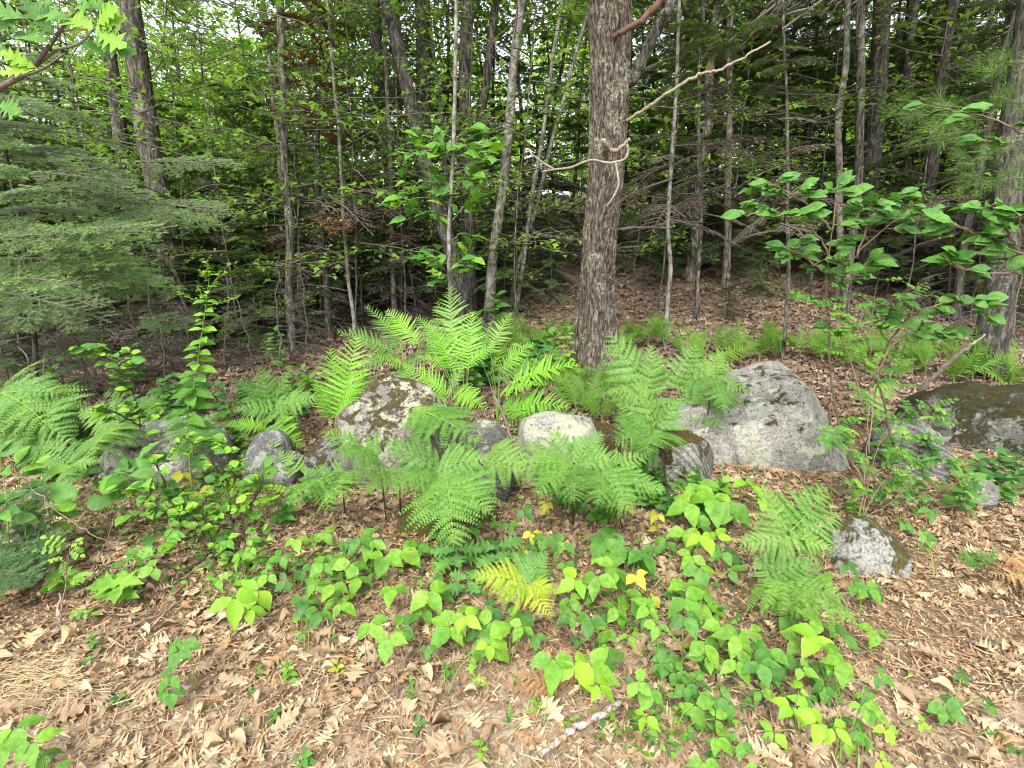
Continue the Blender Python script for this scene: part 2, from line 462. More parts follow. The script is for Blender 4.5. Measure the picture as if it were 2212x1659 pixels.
M_BIRCH = plain_mat('peeling_bark', [(.06, .06, .055), (.34, .34, .32), (.13, .065, .04), (.40, .32, .20), (.20, .19, .18)], .8, 26, .6)
M_OAK = bark_mat('oak_bark', (.020, .015, .011), (.085, .068, .052), (.23, .20, .16), (.40, .41, .34), .75, 46, 9.0, 1.0, .03)
M_BARKG = bark_mat('grey_bark', (.018, .015, .012), (.065, .058, .047), (.17, .16, .135), lamt=.6)
M_BARKD = bark_mat('dark_bark', (.015, .013, .011), (.05, .046, .038), (.12, .115, .098), lamt=.45)
M_BARKP = bark_mat('pale_bark', (.055, .05, .04), (.15, .14, .12), (.27, .255, .225), lamt=.5, sx=12, sz=9)
M_BARKR = bark_mat('reddish_bark', (.045, .034, .027), (.15, .12, .098), (.32, .285, .25), lamt=.5)

# ------------------------------------------------------------------ objects
def link(o, parent=None):
    COL.objects.link(o)
    if parent is not None: o.parent = parent
    return o

def empty(name, loc):
    o = bpy.data.objects.new(name, None)
    o.empty_display_size = .1
    o.location = Vector([float(x) for x in loc])
    return link(o)

def part(name, me, parent, world_loc=None, fr=None, s=1.0):
    """object under PARENT (whose frame is a bare translation); fr = 3x3 numpy frame"""
    o = bpy.data.objects.new(name, me)
    if fr is not None or world_loc is not None:
        M = Matrix.Identity(4)
        if fr is not None:
            for i in range(3):
                for j in range(3):
                    M[i][j] = float(fr[i][j]) * (s if not hasattr(s, '__len__') else s[j])
        elif s != 1.0:
            M = Matrix.Scale(s, 4)
        b = world_loc if world_loc is not None else (0, 0, 0)
        off = np.asarray(b, float) - (np.array(parent['_o']) if parent is not None and '_o' in parent else 0)
        M.translation = Vector([float(x) for x in off])
        o.matrix_basis = M
    return link(o, parent)

def root(name, loc):
    o = empty(name, loc); o['_o'] = [float(x) for x in loc]
    return o

def local(loc, pts):
    return np.asarray(pts) - np.asarray(loc)

AUTO = []
def tag(o, label, cat, group=None, auto=False, at=None):
    o['label'] = label; o['category'] = cat
    if group: o['group'] = group
    if auto:
        p = at if at is not None else np.array(o.location)
        AUTO.append([o, label, proj(p)[0], proj(p)[1]])

# ================================================================== GROUND
def ground_mat():
    m, nt, out = new_mat('forest_floor'); L = nt.links
    tc = nt.nodes.new('ShaderNodeTexCoord'); v = tc.outputs['Object']
    a = noise_node(nt, 7, 8, .7, v); b = noise_node(nt, 55, 6, .75, v)
    ra = ramp(nt, [(.3, (.075, .05, .032)), (.5, (.15, .105, .065)), (.7, (.25, .185, .12))]); L.new(b.outputs[0], ra.inputs[0])
    sand = ramp(nt, [(.3, (.20, .155, .105)), (.6, (.37, .30, .21)), (.75, (.47, .40, .30))]); L.new(b.outputs[0], sand.inputs[0])
    sp = nt.nodes.new('ShaderNodeSeparateXYZ'); L.new(v, sp.inputs[0])
    # bare sandy soil near the track at the picture's foot
    mr = nt.nodes.new('ShaderNodeMapRange'); L.new(sp.outputs[1], mr.inputs[0])
    mr.inputs[1].default_value = 1.2; mr.inputs[2].default_value = 2.6; mr.inputs[3].default_value = .62; mr.inputs[4].default_value = .2
    ad = nt.nodes.new('ShaderNodeMath'); ad.operation = 'ADD'; L.new(mr.outputs[0], ad.inputs[0]); L.new(a.outputs[0], ad.inputs[1])
    sr = ramp(nt, [(.95, 0.0), (1.0, 1.0)]); L.new(ad.outputs[0], sr.inputs[0])
    col = mixc(nt, sr.outputs[0], ra.outputs[0], sand.outputs[0])
    # grassy clearing beyond the wood
    mg = nt.nodes.new('ShaderNodeMapRange'); L.new(sp.outputs[1], mg.inputs[0])
    mg.inputs[1].default_value = 19; mg.inputs[2].default_value = 25
    gr = ramp(nt, [(.35, (.20, .26, .05)), (.65, (.38, .36, .16))]); L.new(a.outputs[0], gr.inputs[0])
    col = mixc(nt, mg.outputs[0], col, gr.outputs[0])
    pb = nt.nodes.new('ShaderNodeBsdfPrincipled'); L.new(col, pb.inputs['Base Color']); pb.inputs['Roughness'].default_value = .95
    pb.inputs['Specular IOR Level'].default_value = .1
    bp = nt.nodes.new('ShaderNodeBump'); bp.inputs['Strength'].default_value = .7; bp.inputs['Distance'].default_value = .02
    L.new(b.outputs[0], bp.inputs['Height']); L.new(bp.outputs[0], pb.inputs['Normal'])
    L.new(pb.outputs[0], out.inputs[0])
    return m

t = np.linspace(-1, 1, 331); gx = np.sign(t) * (np.abs(t) * 9 + 500 * np.abs(t) ** 7)
t = np.linspace(0, 1, 340); gy = np.concatenate([[-60, -20, -6, -2], t * 26 + 475 * t ** 7])
GX, GYY = np.meshgrid(gx, gy)
GZ = ground(GX, GYY)
nx, ny = len(gx), len(gy)
ii = np.arange(ny - 1)[:, None] * nx + np.arange(nx - 1)[None]
Qg = np.stack([ii, ii + 1, ii + nx + 1, ii + nx], -1).reshape(-1, 4)
gb = Buf(); gb.add(np.stack([GX, GYY, GZ], -1).reshape(-1, 3), Qg)
ground_o = link(bpy.data.objects.new('ground', gb.mesh('ground', ground_mat())))
ground_o['kind'] = 'structure'
ground_o['label'] = 'forest floor rising gently away from the camera under dead leaves'

# ================================================================== LEAF TEMPLATES
def leaf_tpl(st, fold=.25, bend=.25, curl=0.0, twist=0.0, wob=0.0, seed=0):
    """st: list of (t, half width, forward shift of the edge); length 1 along +Y, normal +Z"""
    r = np.random.default_rng(seed)
    V = []; lc = []
    for (t_, w, sh) in st:
        z0 = -bend * t_ * t_ + wob * (r.random() - .5)
        for k, sx in enumerate((-1, 0, 1)):
            x = sx * w
            ww = w * (1 + .12 * (r.random() - .5))
            z = z0 + fold * abs(sx) * w + curl * (x * x) * 4 + (wob * (r.random() - .5) if sx else 0)
            xx = sx * ww
            th = twist * t_
            V.append((xx * math.cos(th) - z * 0, t_ + (sh if sx else 0), z + xx * math.sin(th)))
            lc.append((sx * w, t_, 0))
    V = np.array(V); n = len(st)
    Q = []
    for i in range(n - 1):
        a = i * 3
        Q += [(a, a + 1, a + 4, a + 3), (a + 1, a + 2, a + 5, a + 4)]
    return V, np.array(Q), np.array(lc)

def ovate(W=.34, peak=.38, n=8, serr=.0, tip=1.0):
    st = []
    for i in range(n + 1):
        t_ = i / n
        a = t_ / peak if t_ < peak else 1 - ((t_ - peak) / (1 - peak))
        w = W * (math.sin(a * math.pi / 2) ** (.8 if t_ < peak else tip))
        if serr and 0 < i < n: w *= 1 + serr * (1 if i % 2 else -1)
        st.append((t_, max(w, .004), 0.0))
    return st

OAK = [(0, .012, 0), (.08, .03, 0), (.16, .17, .08), (.22, .06, .02), (.34, .30, .10), (.40, .09, .03), (.52, .40, .12), (.60, .11, .03), (.72, .33, .11), (.79, .10, .02), (.90, .15, .04), (1.0, .01, 0)]
MAPLE = [(0, .02, 0), (.06, .20, -.03), (.18, .14, .02), (.34, .50, .16), (.44, .20, .04), (.62, .22, .10), (.72, .12, .02), (1.0, .01, 0)]
LANCE = [(0, .01, 0), (.1, .06, 0), (.25, .12, 0), (.45, .145, 0), (.65, .11, 0), (.85, .05, 0), (1, .004, 0)]
T_OV = [leaf_tpl(ovate([.33, .27, .30, .36][i], [.36, .42, .33, .38][i], 10, .07, 1.15), [.22, .35, .12, .28][i], [.3, .15, .42, .22][i], wob=.04, seed=i, twist=.3 * (i - 1.5)) for i in range(4)]
T_RD = [leaf_tpl(ovate(.36, .46, 7, 0, .75), .2, .2 + .1 * i, wob=.03, seed=i, twist=.25 * (i - 1)) for i in range(3)]
T_EL = [leaf_tpl(ovate(.27, .48, 9, .05, .95), .2, .22 + .1 * i, wob=.03, seed=i, twist=.2 * (i - 1)) for i in range(3)]
T_LA = [leaf_tpl(LANCE, .15, .35 + .15 * i, seed=i) for i in range(3)]
T_OAK = [leaf_tpl(OAK, .12, .15, wob=.05, seed=i) for i in range(3)]
T_MAP = [leaf_tpl(MAPLE, .1, .2, wob=.03, seed=i) for i in range(3)]
T_DOAK = [leaf_tpl(OAK, [-.15, .2, -.05, .3, .1][i], [.05, -.2, .2, .05, -.1][i], curl=[.3, -.2, .5, -.5, .2][i], twist=[.25, -.4, .1, .6, -.15][i], wob=.10, seed=40 + i) for i in range(5)]
T_DOV = [leaf_tpl(ovate(.26, .45, 6), [.3, -.3, .6][i], [-.2, .3, .1][i], curl=[1.2, -.9, 1.8][i], twist=[.6, -.6, 1.2][i], wob=.08, seed=60 + i) for i in range(3)]
T_TINY = leaf_tpl([(0, .01, 0), (.4, .3, 0), (1, .01, 0)], .25, .25)
T_SPL = leaf_tpl([(0, .04, 0), (.5, .055, 0), (1, .02, 0)], .3, .15)
T_SLIV = (np.array([(-.5, 0, 0), (.5, 0, 0), (.3, 1, 0), (-.3, 1, 0)]) * [.06, 1, 1], np.array([(0, 1, 2, 3)]), np.zeros((4, 3)))

def me_of(tpl, name, mat):
    b = Buf(); V, Q, lc = tpl; b.add(V, Q, None, 0.0, lc)
    return b.mesh(name, mat)
_cache = {}
def leafmesh(kind, i, mat):
    T = {'ov': T_OV, 'rd': T_RD, 'el': T_EL, 'la': T_LA, 'oak': T_OAK, 'map': T_MAP, 'doak': T_DOAK, 'dov': T_DOV}[kind]
    i = i % len(T); k = (kind, i, mat.name)
    if k not in _cache: _cache[k] = me_of(T[i], 'leaf', mat)
    return _cache[k]

# ================================================================== LEAF LITTER
def rand_frames(N, tilt):
    a = rng.random(N) * 2 * math.pi
    n = np.stack([rng.normal(0, tilt, N), rng.normal(0, tilt, N), np.ones(N)], 1)
    d = np.stack([np.cos(a), np.sin(a), np.zeros(N)], 1)
    return frames(d, nrm(n))

def fan_points(N, y0, y1, spread=1.12, pw=1.0):
    y = y0 + (y1 - y0) * rng.random(N) ** pw
    x = (rng.random(N) * 2 - 1) * (y * spread + .5)
    return x, y

lb = Buf()
def litter(buf, tpls, N, y0, y1, s0, s1, tilt, lift, m=0, pw=.75, thin=None, spread=1.12):
    x, y = fan_points(N, y0, y1, spread, pw)
    if thin is not None:
        k = rng.random(N) < thin(x, y); x, y = x[k], y[k]
    z = ground(x, y) + rng.random(len(x)) * lift + .003
    which = rng.integers(0, len(tpls), len(x))
    sc = s0 + (s1 - s0) * rng.random(len(x))
    for i, tp in enumerate(tpls):
        k = which == i
        n = int(k.sum())
        scatter(buf, tp, np.stack([x[k], y[k], z[k]], 1), rand_frames(n, tilt), sc[k], rng.random(n), m)

bare = lambda x, y: np.clip(.10 + 1.1 * smooth(.40, .54, fbm(x * 1.7 + 3, y * 1.7, 31, 3)) + smooth(1.8, 3.0, y), .12, 1)
litter(lb, T_DOAK, 6500, 1.2, 4.6, .045, .11, .24, .022, 0, .8, bare)
litter(lb, T_DOV, 9000, 1.2, 4.6, .018, .06, .32, .022, 0, .8, bare)
litter(lb, T_DOAK, 200, 1.2, 4.6, .04, .09, .3, .03, 1, .8)
litter(lb, [T_SPL], 18000, 1.15, 4.2, .012, .06, .3, .022, 2, .8)
litter(lb, T_DOV, 16000, 1.15, 2.9, .008, .028, .35, .012, 2, .8)
litter(lb, [T_SLIV], 14000, 1.15, 2.9, .01, .05, .2, .012, 2, .8)
litter(lb, [T_SLIV], 15000, 1.15, 4.2, .02, .10, .14, .024, 2, .8)
ltr = link(bpy.data.objects.new('leaf_litter', lb.mesh('leaf_litter', [M_DEAD, M_DEADP, M_CHIP], False)))
ltr['kind'] = 'stuff'; ltr['label'] = 'dry brown oak leaves, chips and needles littering the near ground'
lb = Buf()
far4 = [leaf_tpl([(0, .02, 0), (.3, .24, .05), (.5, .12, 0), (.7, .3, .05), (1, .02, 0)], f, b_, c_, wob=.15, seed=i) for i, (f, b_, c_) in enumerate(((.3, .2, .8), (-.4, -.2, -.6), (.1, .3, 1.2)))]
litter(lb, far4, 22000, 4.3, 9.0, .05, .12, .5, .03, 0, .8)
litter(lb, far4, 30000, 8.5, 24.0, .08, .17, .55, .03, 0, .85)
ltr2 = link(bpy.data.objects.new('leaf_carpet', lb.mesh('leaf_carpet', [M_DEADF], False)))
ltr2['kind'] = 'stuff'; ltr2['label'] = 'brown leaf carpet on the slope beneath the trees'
# the dead leaves that show largest, one by one on the ground
for i in range(290):
    u = random.uniform(10, 2200); v = 1659 - 520 * random.random() ** 1.25
    if v < 1250 and 380 < u < 1900: v = random.uniform(1300, 1655)
    p = H(u, v)
    pale = random.random() < .08
    kind = 'doak' if random.random() < .72 else 'dov'
    fr = rand_frames(1, .25)[0]
    s = random.uniform(.08, .13) if kind == 'doak' else random.uniform(.05, .08)
    part('dead_leaf', leafmesh(kind, random.randrange(5), M_DEADP if pale else M_DEAD), ground_o, p + [0, 0, random.uniform(.015, .032)], fr, s)

# ================================================================== BOULDERS
def ico(sub):
    import bmesh
    bm = bmesh.new(); bmesh.ops.create_icosphere(bm, subdivisions=sub, radius=1)
    bm.verts.ensure_lookup_table()
    V = np.array([v.co[:] for v in bm.verts]); T = np.array([[v.index for v in f.verts] for f in bm.faces]); bm.free()
    return V, T
ICO6 = ico(6); ICO5 = ico(5)

def n3(p, s, seed):
    return (fbm(p[:, 0] * s + seed, p[:, 1] * s + p[:, 2] * s * .7, seed, 4) + fbm(p[:, 2] * s - seed, p[:, 0] * s * .6 - p[:, 1] * s, seed + 7, 4)) - .94

def boulder(name, label, poly, Y, dep, mat, seed=1, rough=.05, facets=7, sub=6, yaw=0):
    """poly: silhouette in picture pixels, seen at distance Y; dep: half depth in metres"""
    pts = np.array([P(u, v, Y) for u, v in poly])
    c = pts.mean(0)
    c = np.array([(pts[:, 0].min() + pts[:, 0].max()) / 2, Y, pts[:, 2].min() * .66 + pts[:, 2].max() * .34])
    q = pts[:, [0, 2]] - c[[0, 2]]
    ang = np.arctan2(q[:, 1], q[:, 0]); rad = np.hypot(q[:, 0], q[:, 1])
    o = np.argsort(ang); ang, rad = ang[o], rad[o]
    ang = np.concatenate([ang - 2 * math.pi, ang, ang + 2 * math.pi]); rad = np.tile(rad, 3)
    V, T = ICO6 if sub == 6 else ICO5
    th = np.arctan2(V[:, 2], V[:, 0]); s = np.clip(np.hypot(V[:, 0], V[:, 2]), 1e-6, 1)
    fine = np.linspace(-math.pi, math.pi, 241)
    rr = np.interp(fine, ang, rad)
    k = np.exp(-np.linspace(-2, 2, 7) ** 2); k /= k.sum()
    rr = np.convolve(np.tile(rr[:-1], 3), k, 'same')[240:480]
    rr = np.append(rr, rr[0])
    Rr = np.interp(th, fine, rr)
    so = s ** .8
    W = np.stack([np.cos(th) * Rr * so, V[:, 1] * dep, np.sin(th) * Rr * so], 1)
    size = rad.mean()
    # planar facets: push points back to random cutting planes (front and top)
    r = np.random.default_rng(seed)
    for i in range(facets):
        n = nrm(np.array([r.normal(0, .7), -abs(r.normal(.9, .5)), r.normal(.25, .6)]))
        d = W @ n; h = d.max() * r.uniform(.70, .88)
        over = np.maximum(d - h, 0)
        W = W - over[:, None] * n * .85
    nv = nrm(W)
    W = W + nv * (n3(W / size, 1.6, seed) * rough * 2.2 * size + n3(W / size, 5.0, seed + 3) * rough * 1.0 * size + n3(W / size, 16.0, seed + 5) * rough * .38 * size)[:, None]
    c[1] = Y + dep * .35
    b = Buf(); b.add(W, None, T, 0.0)
    ob = link(bpy.data.objects.new(name, b.mesh(name, mat)))
    ob.location = Vector(c)
    tag(ob, label, 'boulder', 'boulders in the old stone row')
    return ob

boulder('boulder', 'pale lichen-crusted boulder with a blunt peak and brown moss, left of centre', [(718, 905), (765, 868), (782, 835), (812, 822), (880, 826), (930, 856), (962, 905), (975, 985), (946, 1085), (880, 1100), (800, 1100), (765, 1060), (742, 990)], 3.35, .36, rock_mat('rock_peaked', (.24, .215, .185), .62, .60, (.50, .52, .36), seed=2.0, mcol=(.06, .045, .018)), 3, .05, 12)
boulder('boulder', 'dark grey cracked rock at the foot of the peaked mossy boulder', [(955, 985), (1000, 970), (1060, 975), (1105, 1010), (1108, 1060), (1060, 1100), (985, 1110), (950, 1050)], 3.05, .22, rock_mat('rock_dark', (.13, .125, .12), .35, .3, seed=5.0), 8, .07)
boulder('boulder', 'small pale-topped stone tucked behind fern tips between two bigger boulders', [(985, 945), (1025, 918), (1070, 918), (1095, 950), (1100, 1020), (1050, 1040), (990, 1020)], 3.6, .22, rock_mat('rock_tucked', (.22, .21, .19), .6, .3, seed=7.0), 5, .05, sub=5)
boulder('boulder', 'smooth whitish boulder crusted all over with pale lichen beside the upright stick', [(1122, 950), (1128, 920), (1160, 905), (1230, 906), (1285, 916), (1300, 970), (1300, 1070), (1260, 1100), (1170, 1090), (1128, 1040)], 3.3, .30, rock_mat('rock_white', (.30, .29, .26), .85, .2, (.48, .51, .37), seed=11.0), 12, .03, 5)
boulder('boulder', 'low brown mossy rock right behind the smooth whitish boulder', [(1215, 940), (1250, 922), (1310, 925), (1350, 945), (1345, 985), (1280, 1000), (1220, 990)], 3.65, .2, rock_mat('rock_brownmoss', (.18, .16, .13), .2, .95, mcol=(.055, .04, .012), seed=13.0), 15, .05, sub=5)
boulder('boulder', 'largest boulder, grey and dome-like with pale patches, right of centre', [(1560, 900), (1580, 835), (1612, 790), (1660, 775), (1715, 770), (1752, 785), (1765, 822), (1790, 865), (1812, 930), (1850, 985), (1866, 1020), (1800, 1060), (1650, 1065), (1540, 1040), (1520, 960)], 3.75, .50, rock_mat('rock_big', (.30, .285, .25), .55, .34, (.47, .49, .40), seed=21.0), 22, .035, 8)
boulder('boulder', 'grey shoulder of rock against the left side of the largest boulder', [(1440, 960), (1462, 905), (1500, 885), (1560, 885), (1600, 930), (1610, 1020), (1560, 1050), (1470, 1040)], 3.65, .32, rock_mat('rock_shoulder', (.27, .25, .22), .35, .3, seed=25.0), 31, .045)
boulder('boulder', 'low striped rock with a dark moss cap, left of the largest boulder', [(1375, 990), (1400, 955), (1450, 938), (1510, 945), (1550, 975), (1552, 1030), (1500, 1060), (1400, 1050)], 3.25, .24, rock_mat('rock_striped', (.22, .21, .19), .3, .75, mcol=(.06, .045, .012), seed=28.0, stripes=.8), 41, .05)
boulder('boulder', 'streaky grey ridge-backed rock at the left of the dark mossy slab', [(1905, 1010), (1925, 955), (1955, 925), (2000, 912), (2040, 940), (2062, 990), (2075, 1050), (2010, 1080), (1920, 1070)], 3.45, .3, rock_mat('rock_streaky', (.20, .20, .18), .55, .5, (.36, .38, .30), seed=33.0, stripes=.9), 44, .07)
boulder('boulder', 'dark green-black mossy slab of rock at the right edge', [(2000, 930), (2040, 875), (2110, 855), (2230, 850), (2360, 880), (2400, 960), (2360, 1060), (2200, 1050), (2080, 1030), (2020, 990)], 3.75, .5, rock_mat('rock_darkmoss', (.12, .115, .10), .55, .85, (.30, .33, .25), mcol=(.03, .028, .010), seed=37.0), 51, .06)
boulder('boulder', 'small rounded pale rock with a moss cap, nearest the camera on the right', [(1812, 1200), (1822, 1150), (1862, 1132), (1920, 1140), (1955, 1170), (1968, 1230), (1960, 1285), (1900, 1300), (1830, 1290)], 2.42, .17, rock_mat('rock_small', (.32, .32, .29), .38, .62, (.46, .48, .40), mcol=(.06, .055, .014), seed=41.0), 61, .035)
boulder('boulder', 'low moss-covered rock in front of the dark grey cracked rock', [(850, 1140), (880, 1100), (940, 1085), (1020, 1090), (1070, 1120), (1065, 1170), (1000, 1200), (880, 1190)], 2.72, .24, rock_mat('rock_mossbank', (.14, .12, .09), .15, 1.1, mcol=(.06, .055, .014), seed=45.0), 71, .06)
boulder('boulder', 'long grey rock with a whitish lichen top behind the left shrub', [(200, 1010), (235, 955), (300, 925), (370, 905), (430, 925), (470, 990), (470, 1090), (380, 1110), (240, 1100)], 3.35, .35, rock_mat('rock_left', (.20, .19, .17), .6, .3, (.52, .55, .46), seed=49.0), 81, .05)
boulder('boulder', 'small rock with a bright lichen crown below the left bracken clump', [(530, 975), (545, 945), (575, 935), (600, 945), (612, 985), (640, 1000), (645, 1050), (600, 1075), (540, 1060)], 3.3, .2, rock_mat('rock_crown', (.17, .17, .17), .6, .2, (.52, .55, .46), seed=53.0), 91, .05, sub=5)
boulder('boulder', 'squat grey stone wedged against the left foot of the peaked boulder', [(655, 1010), (668, 965), (700, 950), (740, 960), (760, 1010), (750, 1060), (690, 1065)], 3.25, .2, rock_mat('rock_wedged', (.20, .195, .18), .35, .5, seed=57.0), 95, .05, sub=5)
boulder('boulder', 'fist-sized grey stone half buried below the streaky rock', [(2098, 1065), (2105, 1045), (2130, 1038), (2155, 1050), (2160, 1080), (2125, 1095)], 2.95, .09, rock_mat('rock_pebble', (.24, .23, .21), .3, .3, seed=59.0), 99, .04, sub=5)

# ================================================================== BIG OAK IN FRONT
def big_oak():
    base = H(1283, 792)
    Yb = base[1]
    spec = [(800, 1283, 92), (770, 1284, 82), (730, 1286, 76), (680, 1288, 73), (600, 1290, 70), (500, 1297, 70), (400, 1307, 74), (300, 1312, 79), (200, 1316, 84), (100, 1318, 87), (0, 1316, 92)]
    pts = []; rad = []
    for v, u, w in spec:
        f = (800 - v) / 800
        p = P(u, v, Yb - .75 * f)
        if v == 800: p = P(u, 810, Yb)
        pts.append(p); rad.append(px(w, p) / 2)
    d = nrm(pts[-1] - pts[-2])
    top = pts[-1]
    for k in range(1, 8):
        pts.append(top + d * k * 1.1 + np.array([.1 * k, .12 * k, 0])); rad.append(rad[10] * (1 - .1 * k))
    pts = np.array(pts); rad = np.array(rad)
    k = 30
    tt = np.linspace(0, len(pts) - 1, len(pts) * k)
    C = np.stack([np.interp(tt, range(len(pts)), pts[:, i]) for i in range(3)], 1)
    Rr = np.interp(tt, range(len(pts)), rad)
    S = 110; n = len(C)
    a = np.arange(S) / S * 2 * math.pi
    A, Z = np.meshgrid(a, C[:, 2])
    Ai = A * S / (2 * math.pi)
    # vertical plates and furrows that braid
    per = 26.0
    w = fbm(np.cos(A) * 2 + Z * .9, np.sin(A) * 2 + 5 + Z * .4, 3, 3) * 2.4
    ridge = np.abs(((A / (2 * math.pi) * per + w + .25 * np.sin(Z * 9 + A * 3)) % 1) - .5) * 2
    brk = vnoise(np.cos(A) * 9 + 20, Z * 11 + np.sin(A) * 9, 6)
    fin = vnoise(np.cos(A) * 22, Z * 34 + np.sin(A) * 22, 8)
    disp = (smooth(.05, .5, ridge) - .6) * .011 + (brk - .5) * .010 + (fin - .5) * .007
    flare = np.exp(-np.maximum(Z - base[2], 0) * 3.0) * (.15 * np.maximum(0, np.cos(A * 4 + 1)) + .07 * np.maximum(0, np.cos(A * 3 - .6)))
    rr = Rr[:, None] + disp + flare
    V = np.stack([C[:, 0][:, None] + np.cos(A) * rr, C[:, 1][:, None] + np.sin(A) * rr, np.broadcast_to(C[:, 2][:, None], A.shape)], -1)
    i = np.arange(n - 1)[:, None] * S; j = np.arange(S)[None]; j2 = (j + 1) % S
    Q = np.stack([i + j, i + j2, i + S + j2, i + S + j], -1).reshape(-1, 4)
    r_ = root('oak_tree', base)
    b = Buf(); b.add(local(base, V.reshape(-1, 3)), Q, None, 0.0)
    part('trunk', b.mesh('trunk', M_OAK), r_)
    def limb(poly, w0, w1, mat, sides=10, wig=.012, name='branch', label=None):
        q = catmull([P(u, v, y) for u, v, y in poly], 8)
        q = q + rng.normal(0, wig, q.shape) * .4
        rd = np.linspace(w0, w1, len(q)) * (1 + .06 * rng.normal(size=len(q)))
        b = Buf(); tube(b, local(base, q), rd, sides)
        o = part(name, b.mesh(name, mat), r_)
        if label: o['label'] = label
        return q
    Y1 = Yb - .6
    limb([(1345, 185, Y1), (1370, 165, Y1 - .05), (1395, 110, Y1 - .1), (1425, 55, Y1 - .1), (1445, 15, Y1 - .1), (1475, -60, Y1), (1500, -160, Y1)], .058, .035, M_BARKD, label='dark crooked limb with green lichen')
    limb([(1325, 80, Y1 - .25), (1345, 68, Y1 - .3), (1385, 42, Y1 - .3), (1420, 10, Y1 - .3), (1450, -30, Y1 - .3)], .018, .034, plain_mat('red_rotten_wood', [(.025, .018, .014), (.10, .055, .035), (.06, .05, .04)], .85, 12, .7), label='rotten reddish broken limb')
    limb([(1352, 262, Y1), (1400, 232, Y1 - .15), (1450, 196, Y1 - .3), (1510, 162, Y1 - .4), (1560, 148, Y1 - .5), (1610, 122, Y1 - .55), (1662, 92, Y1 - .6)], .018, .008, M_DEADWOOD, label='long bare pale limb reaching right')
    limb([(1305, 330, Y1 - .1), (1310, 318, Y1 - .3), (1302, 302, Y1 - .4)], .036, .022, M_DEADWOOD, label='pale broken stub')
    limb([(1310, 322, Y1 - .2), (1330, 326, Y1 - .35), (1345, 314, Y1 - .4), (1360, 300, Y1 - .42)], .02, .013, M_DEADWOOD)
    # leafy crown above the picture, shading the wood
    cb = Buf(); N = 5200
    cen = pts[-1] + [0, .6, .3]
    u3 = nrm(rng.normal(size=(N, 3))) * (rng.random(N) ** .4)[:, None] * [3.4, 3.4, 2.2] + cen + [0, 1.2, .8]
    k = (u3[:, 2] > 6.2)
    u3 = u3[k]; N = len(u3)
    scatter(cb, T_TINY, local(base, u3), rand_frames(N, .6), rng.uniform(.09, .15, N), rng.random(N))
    for q in range(7):
        a_ = q * .9
        e = cen + np.array([math.cos(a_) * 2.2, math.sin(a_) * 2.2, 1.4])
        tube(cb, local(base, catmull([pts[-2], (pts[-1] + e) / 2 + [0, 0, .2], e], 5)), np.linspace(.07, .02, 11), 6, 0, 1)
    part('crown', cb.mesh('crown', [M_CANOPY, M_BARKG]), r_)
    tag(r_, 'big furrowed oak trunk with bare dead limbs standing just behind the stone row', 'tree')
    # the pale branch that hangs caught against the trunk
    Y2 = Y1 - .38
    hb = P(1348, 342, Y2); hr = root('hanging_branch', hb)
    b = Buf()
    q = catmull([P(1170, 371, Y2 - .25), P(1200, 366, Y2 - .22), P(1232, 362, Y2 - .15), P(1262, 350, Y2 - .05), P(1282, 346, Y2), P(1315, 352, Y2), P(1345, 346, Y2), P(1354, 336, Y2), P(1356, 322, Y2 + .02), P(1352, 305, Y2 + .04)], 6)
    tube(b, local(hb, q), np.interp(np.linspace(0, 1, len(q)), [0, .2, .7, 1], [.006, .010, .012, .014]) * (1 + .1 * rng.normal(size=len(q))), 8)
    q = catmull([P(1198, 367, Y2 - .22), P(1170, 350, Y2 - .25), P(1150, 334, Y2 - .28), P(1142, 325, Y2 - .28)], 5)
    tube(b, local(hb, q), np.linspace(.012, .007, len(q)), 7)
    part('limb', b.mesh('limb', M_DEADWOOD), hr)
    b = Buf(); q = catmull([P(1330, 352, Y2), P(1334, 375, Y2 - .03), P(1336, 400, Y2 - .05), P(1325, 425, Y2 - .06), P(1310, 446, Y2 - .06)], 6)
    tube(b, local(hb, q), np.interp(np.linspace(0, 1, len(q)), [0, .45, 1], [.009, .012, .006]) * (1 + .12 * rng.normal(size=len(q))), 8)
    part('hanging_limb', b.mesh('hanging_limb', M_DEADWOOD), hr)
    tag(hr, 'crooked pale dead branch caught across the front of the oak trunk', 'branch')
big_oak()

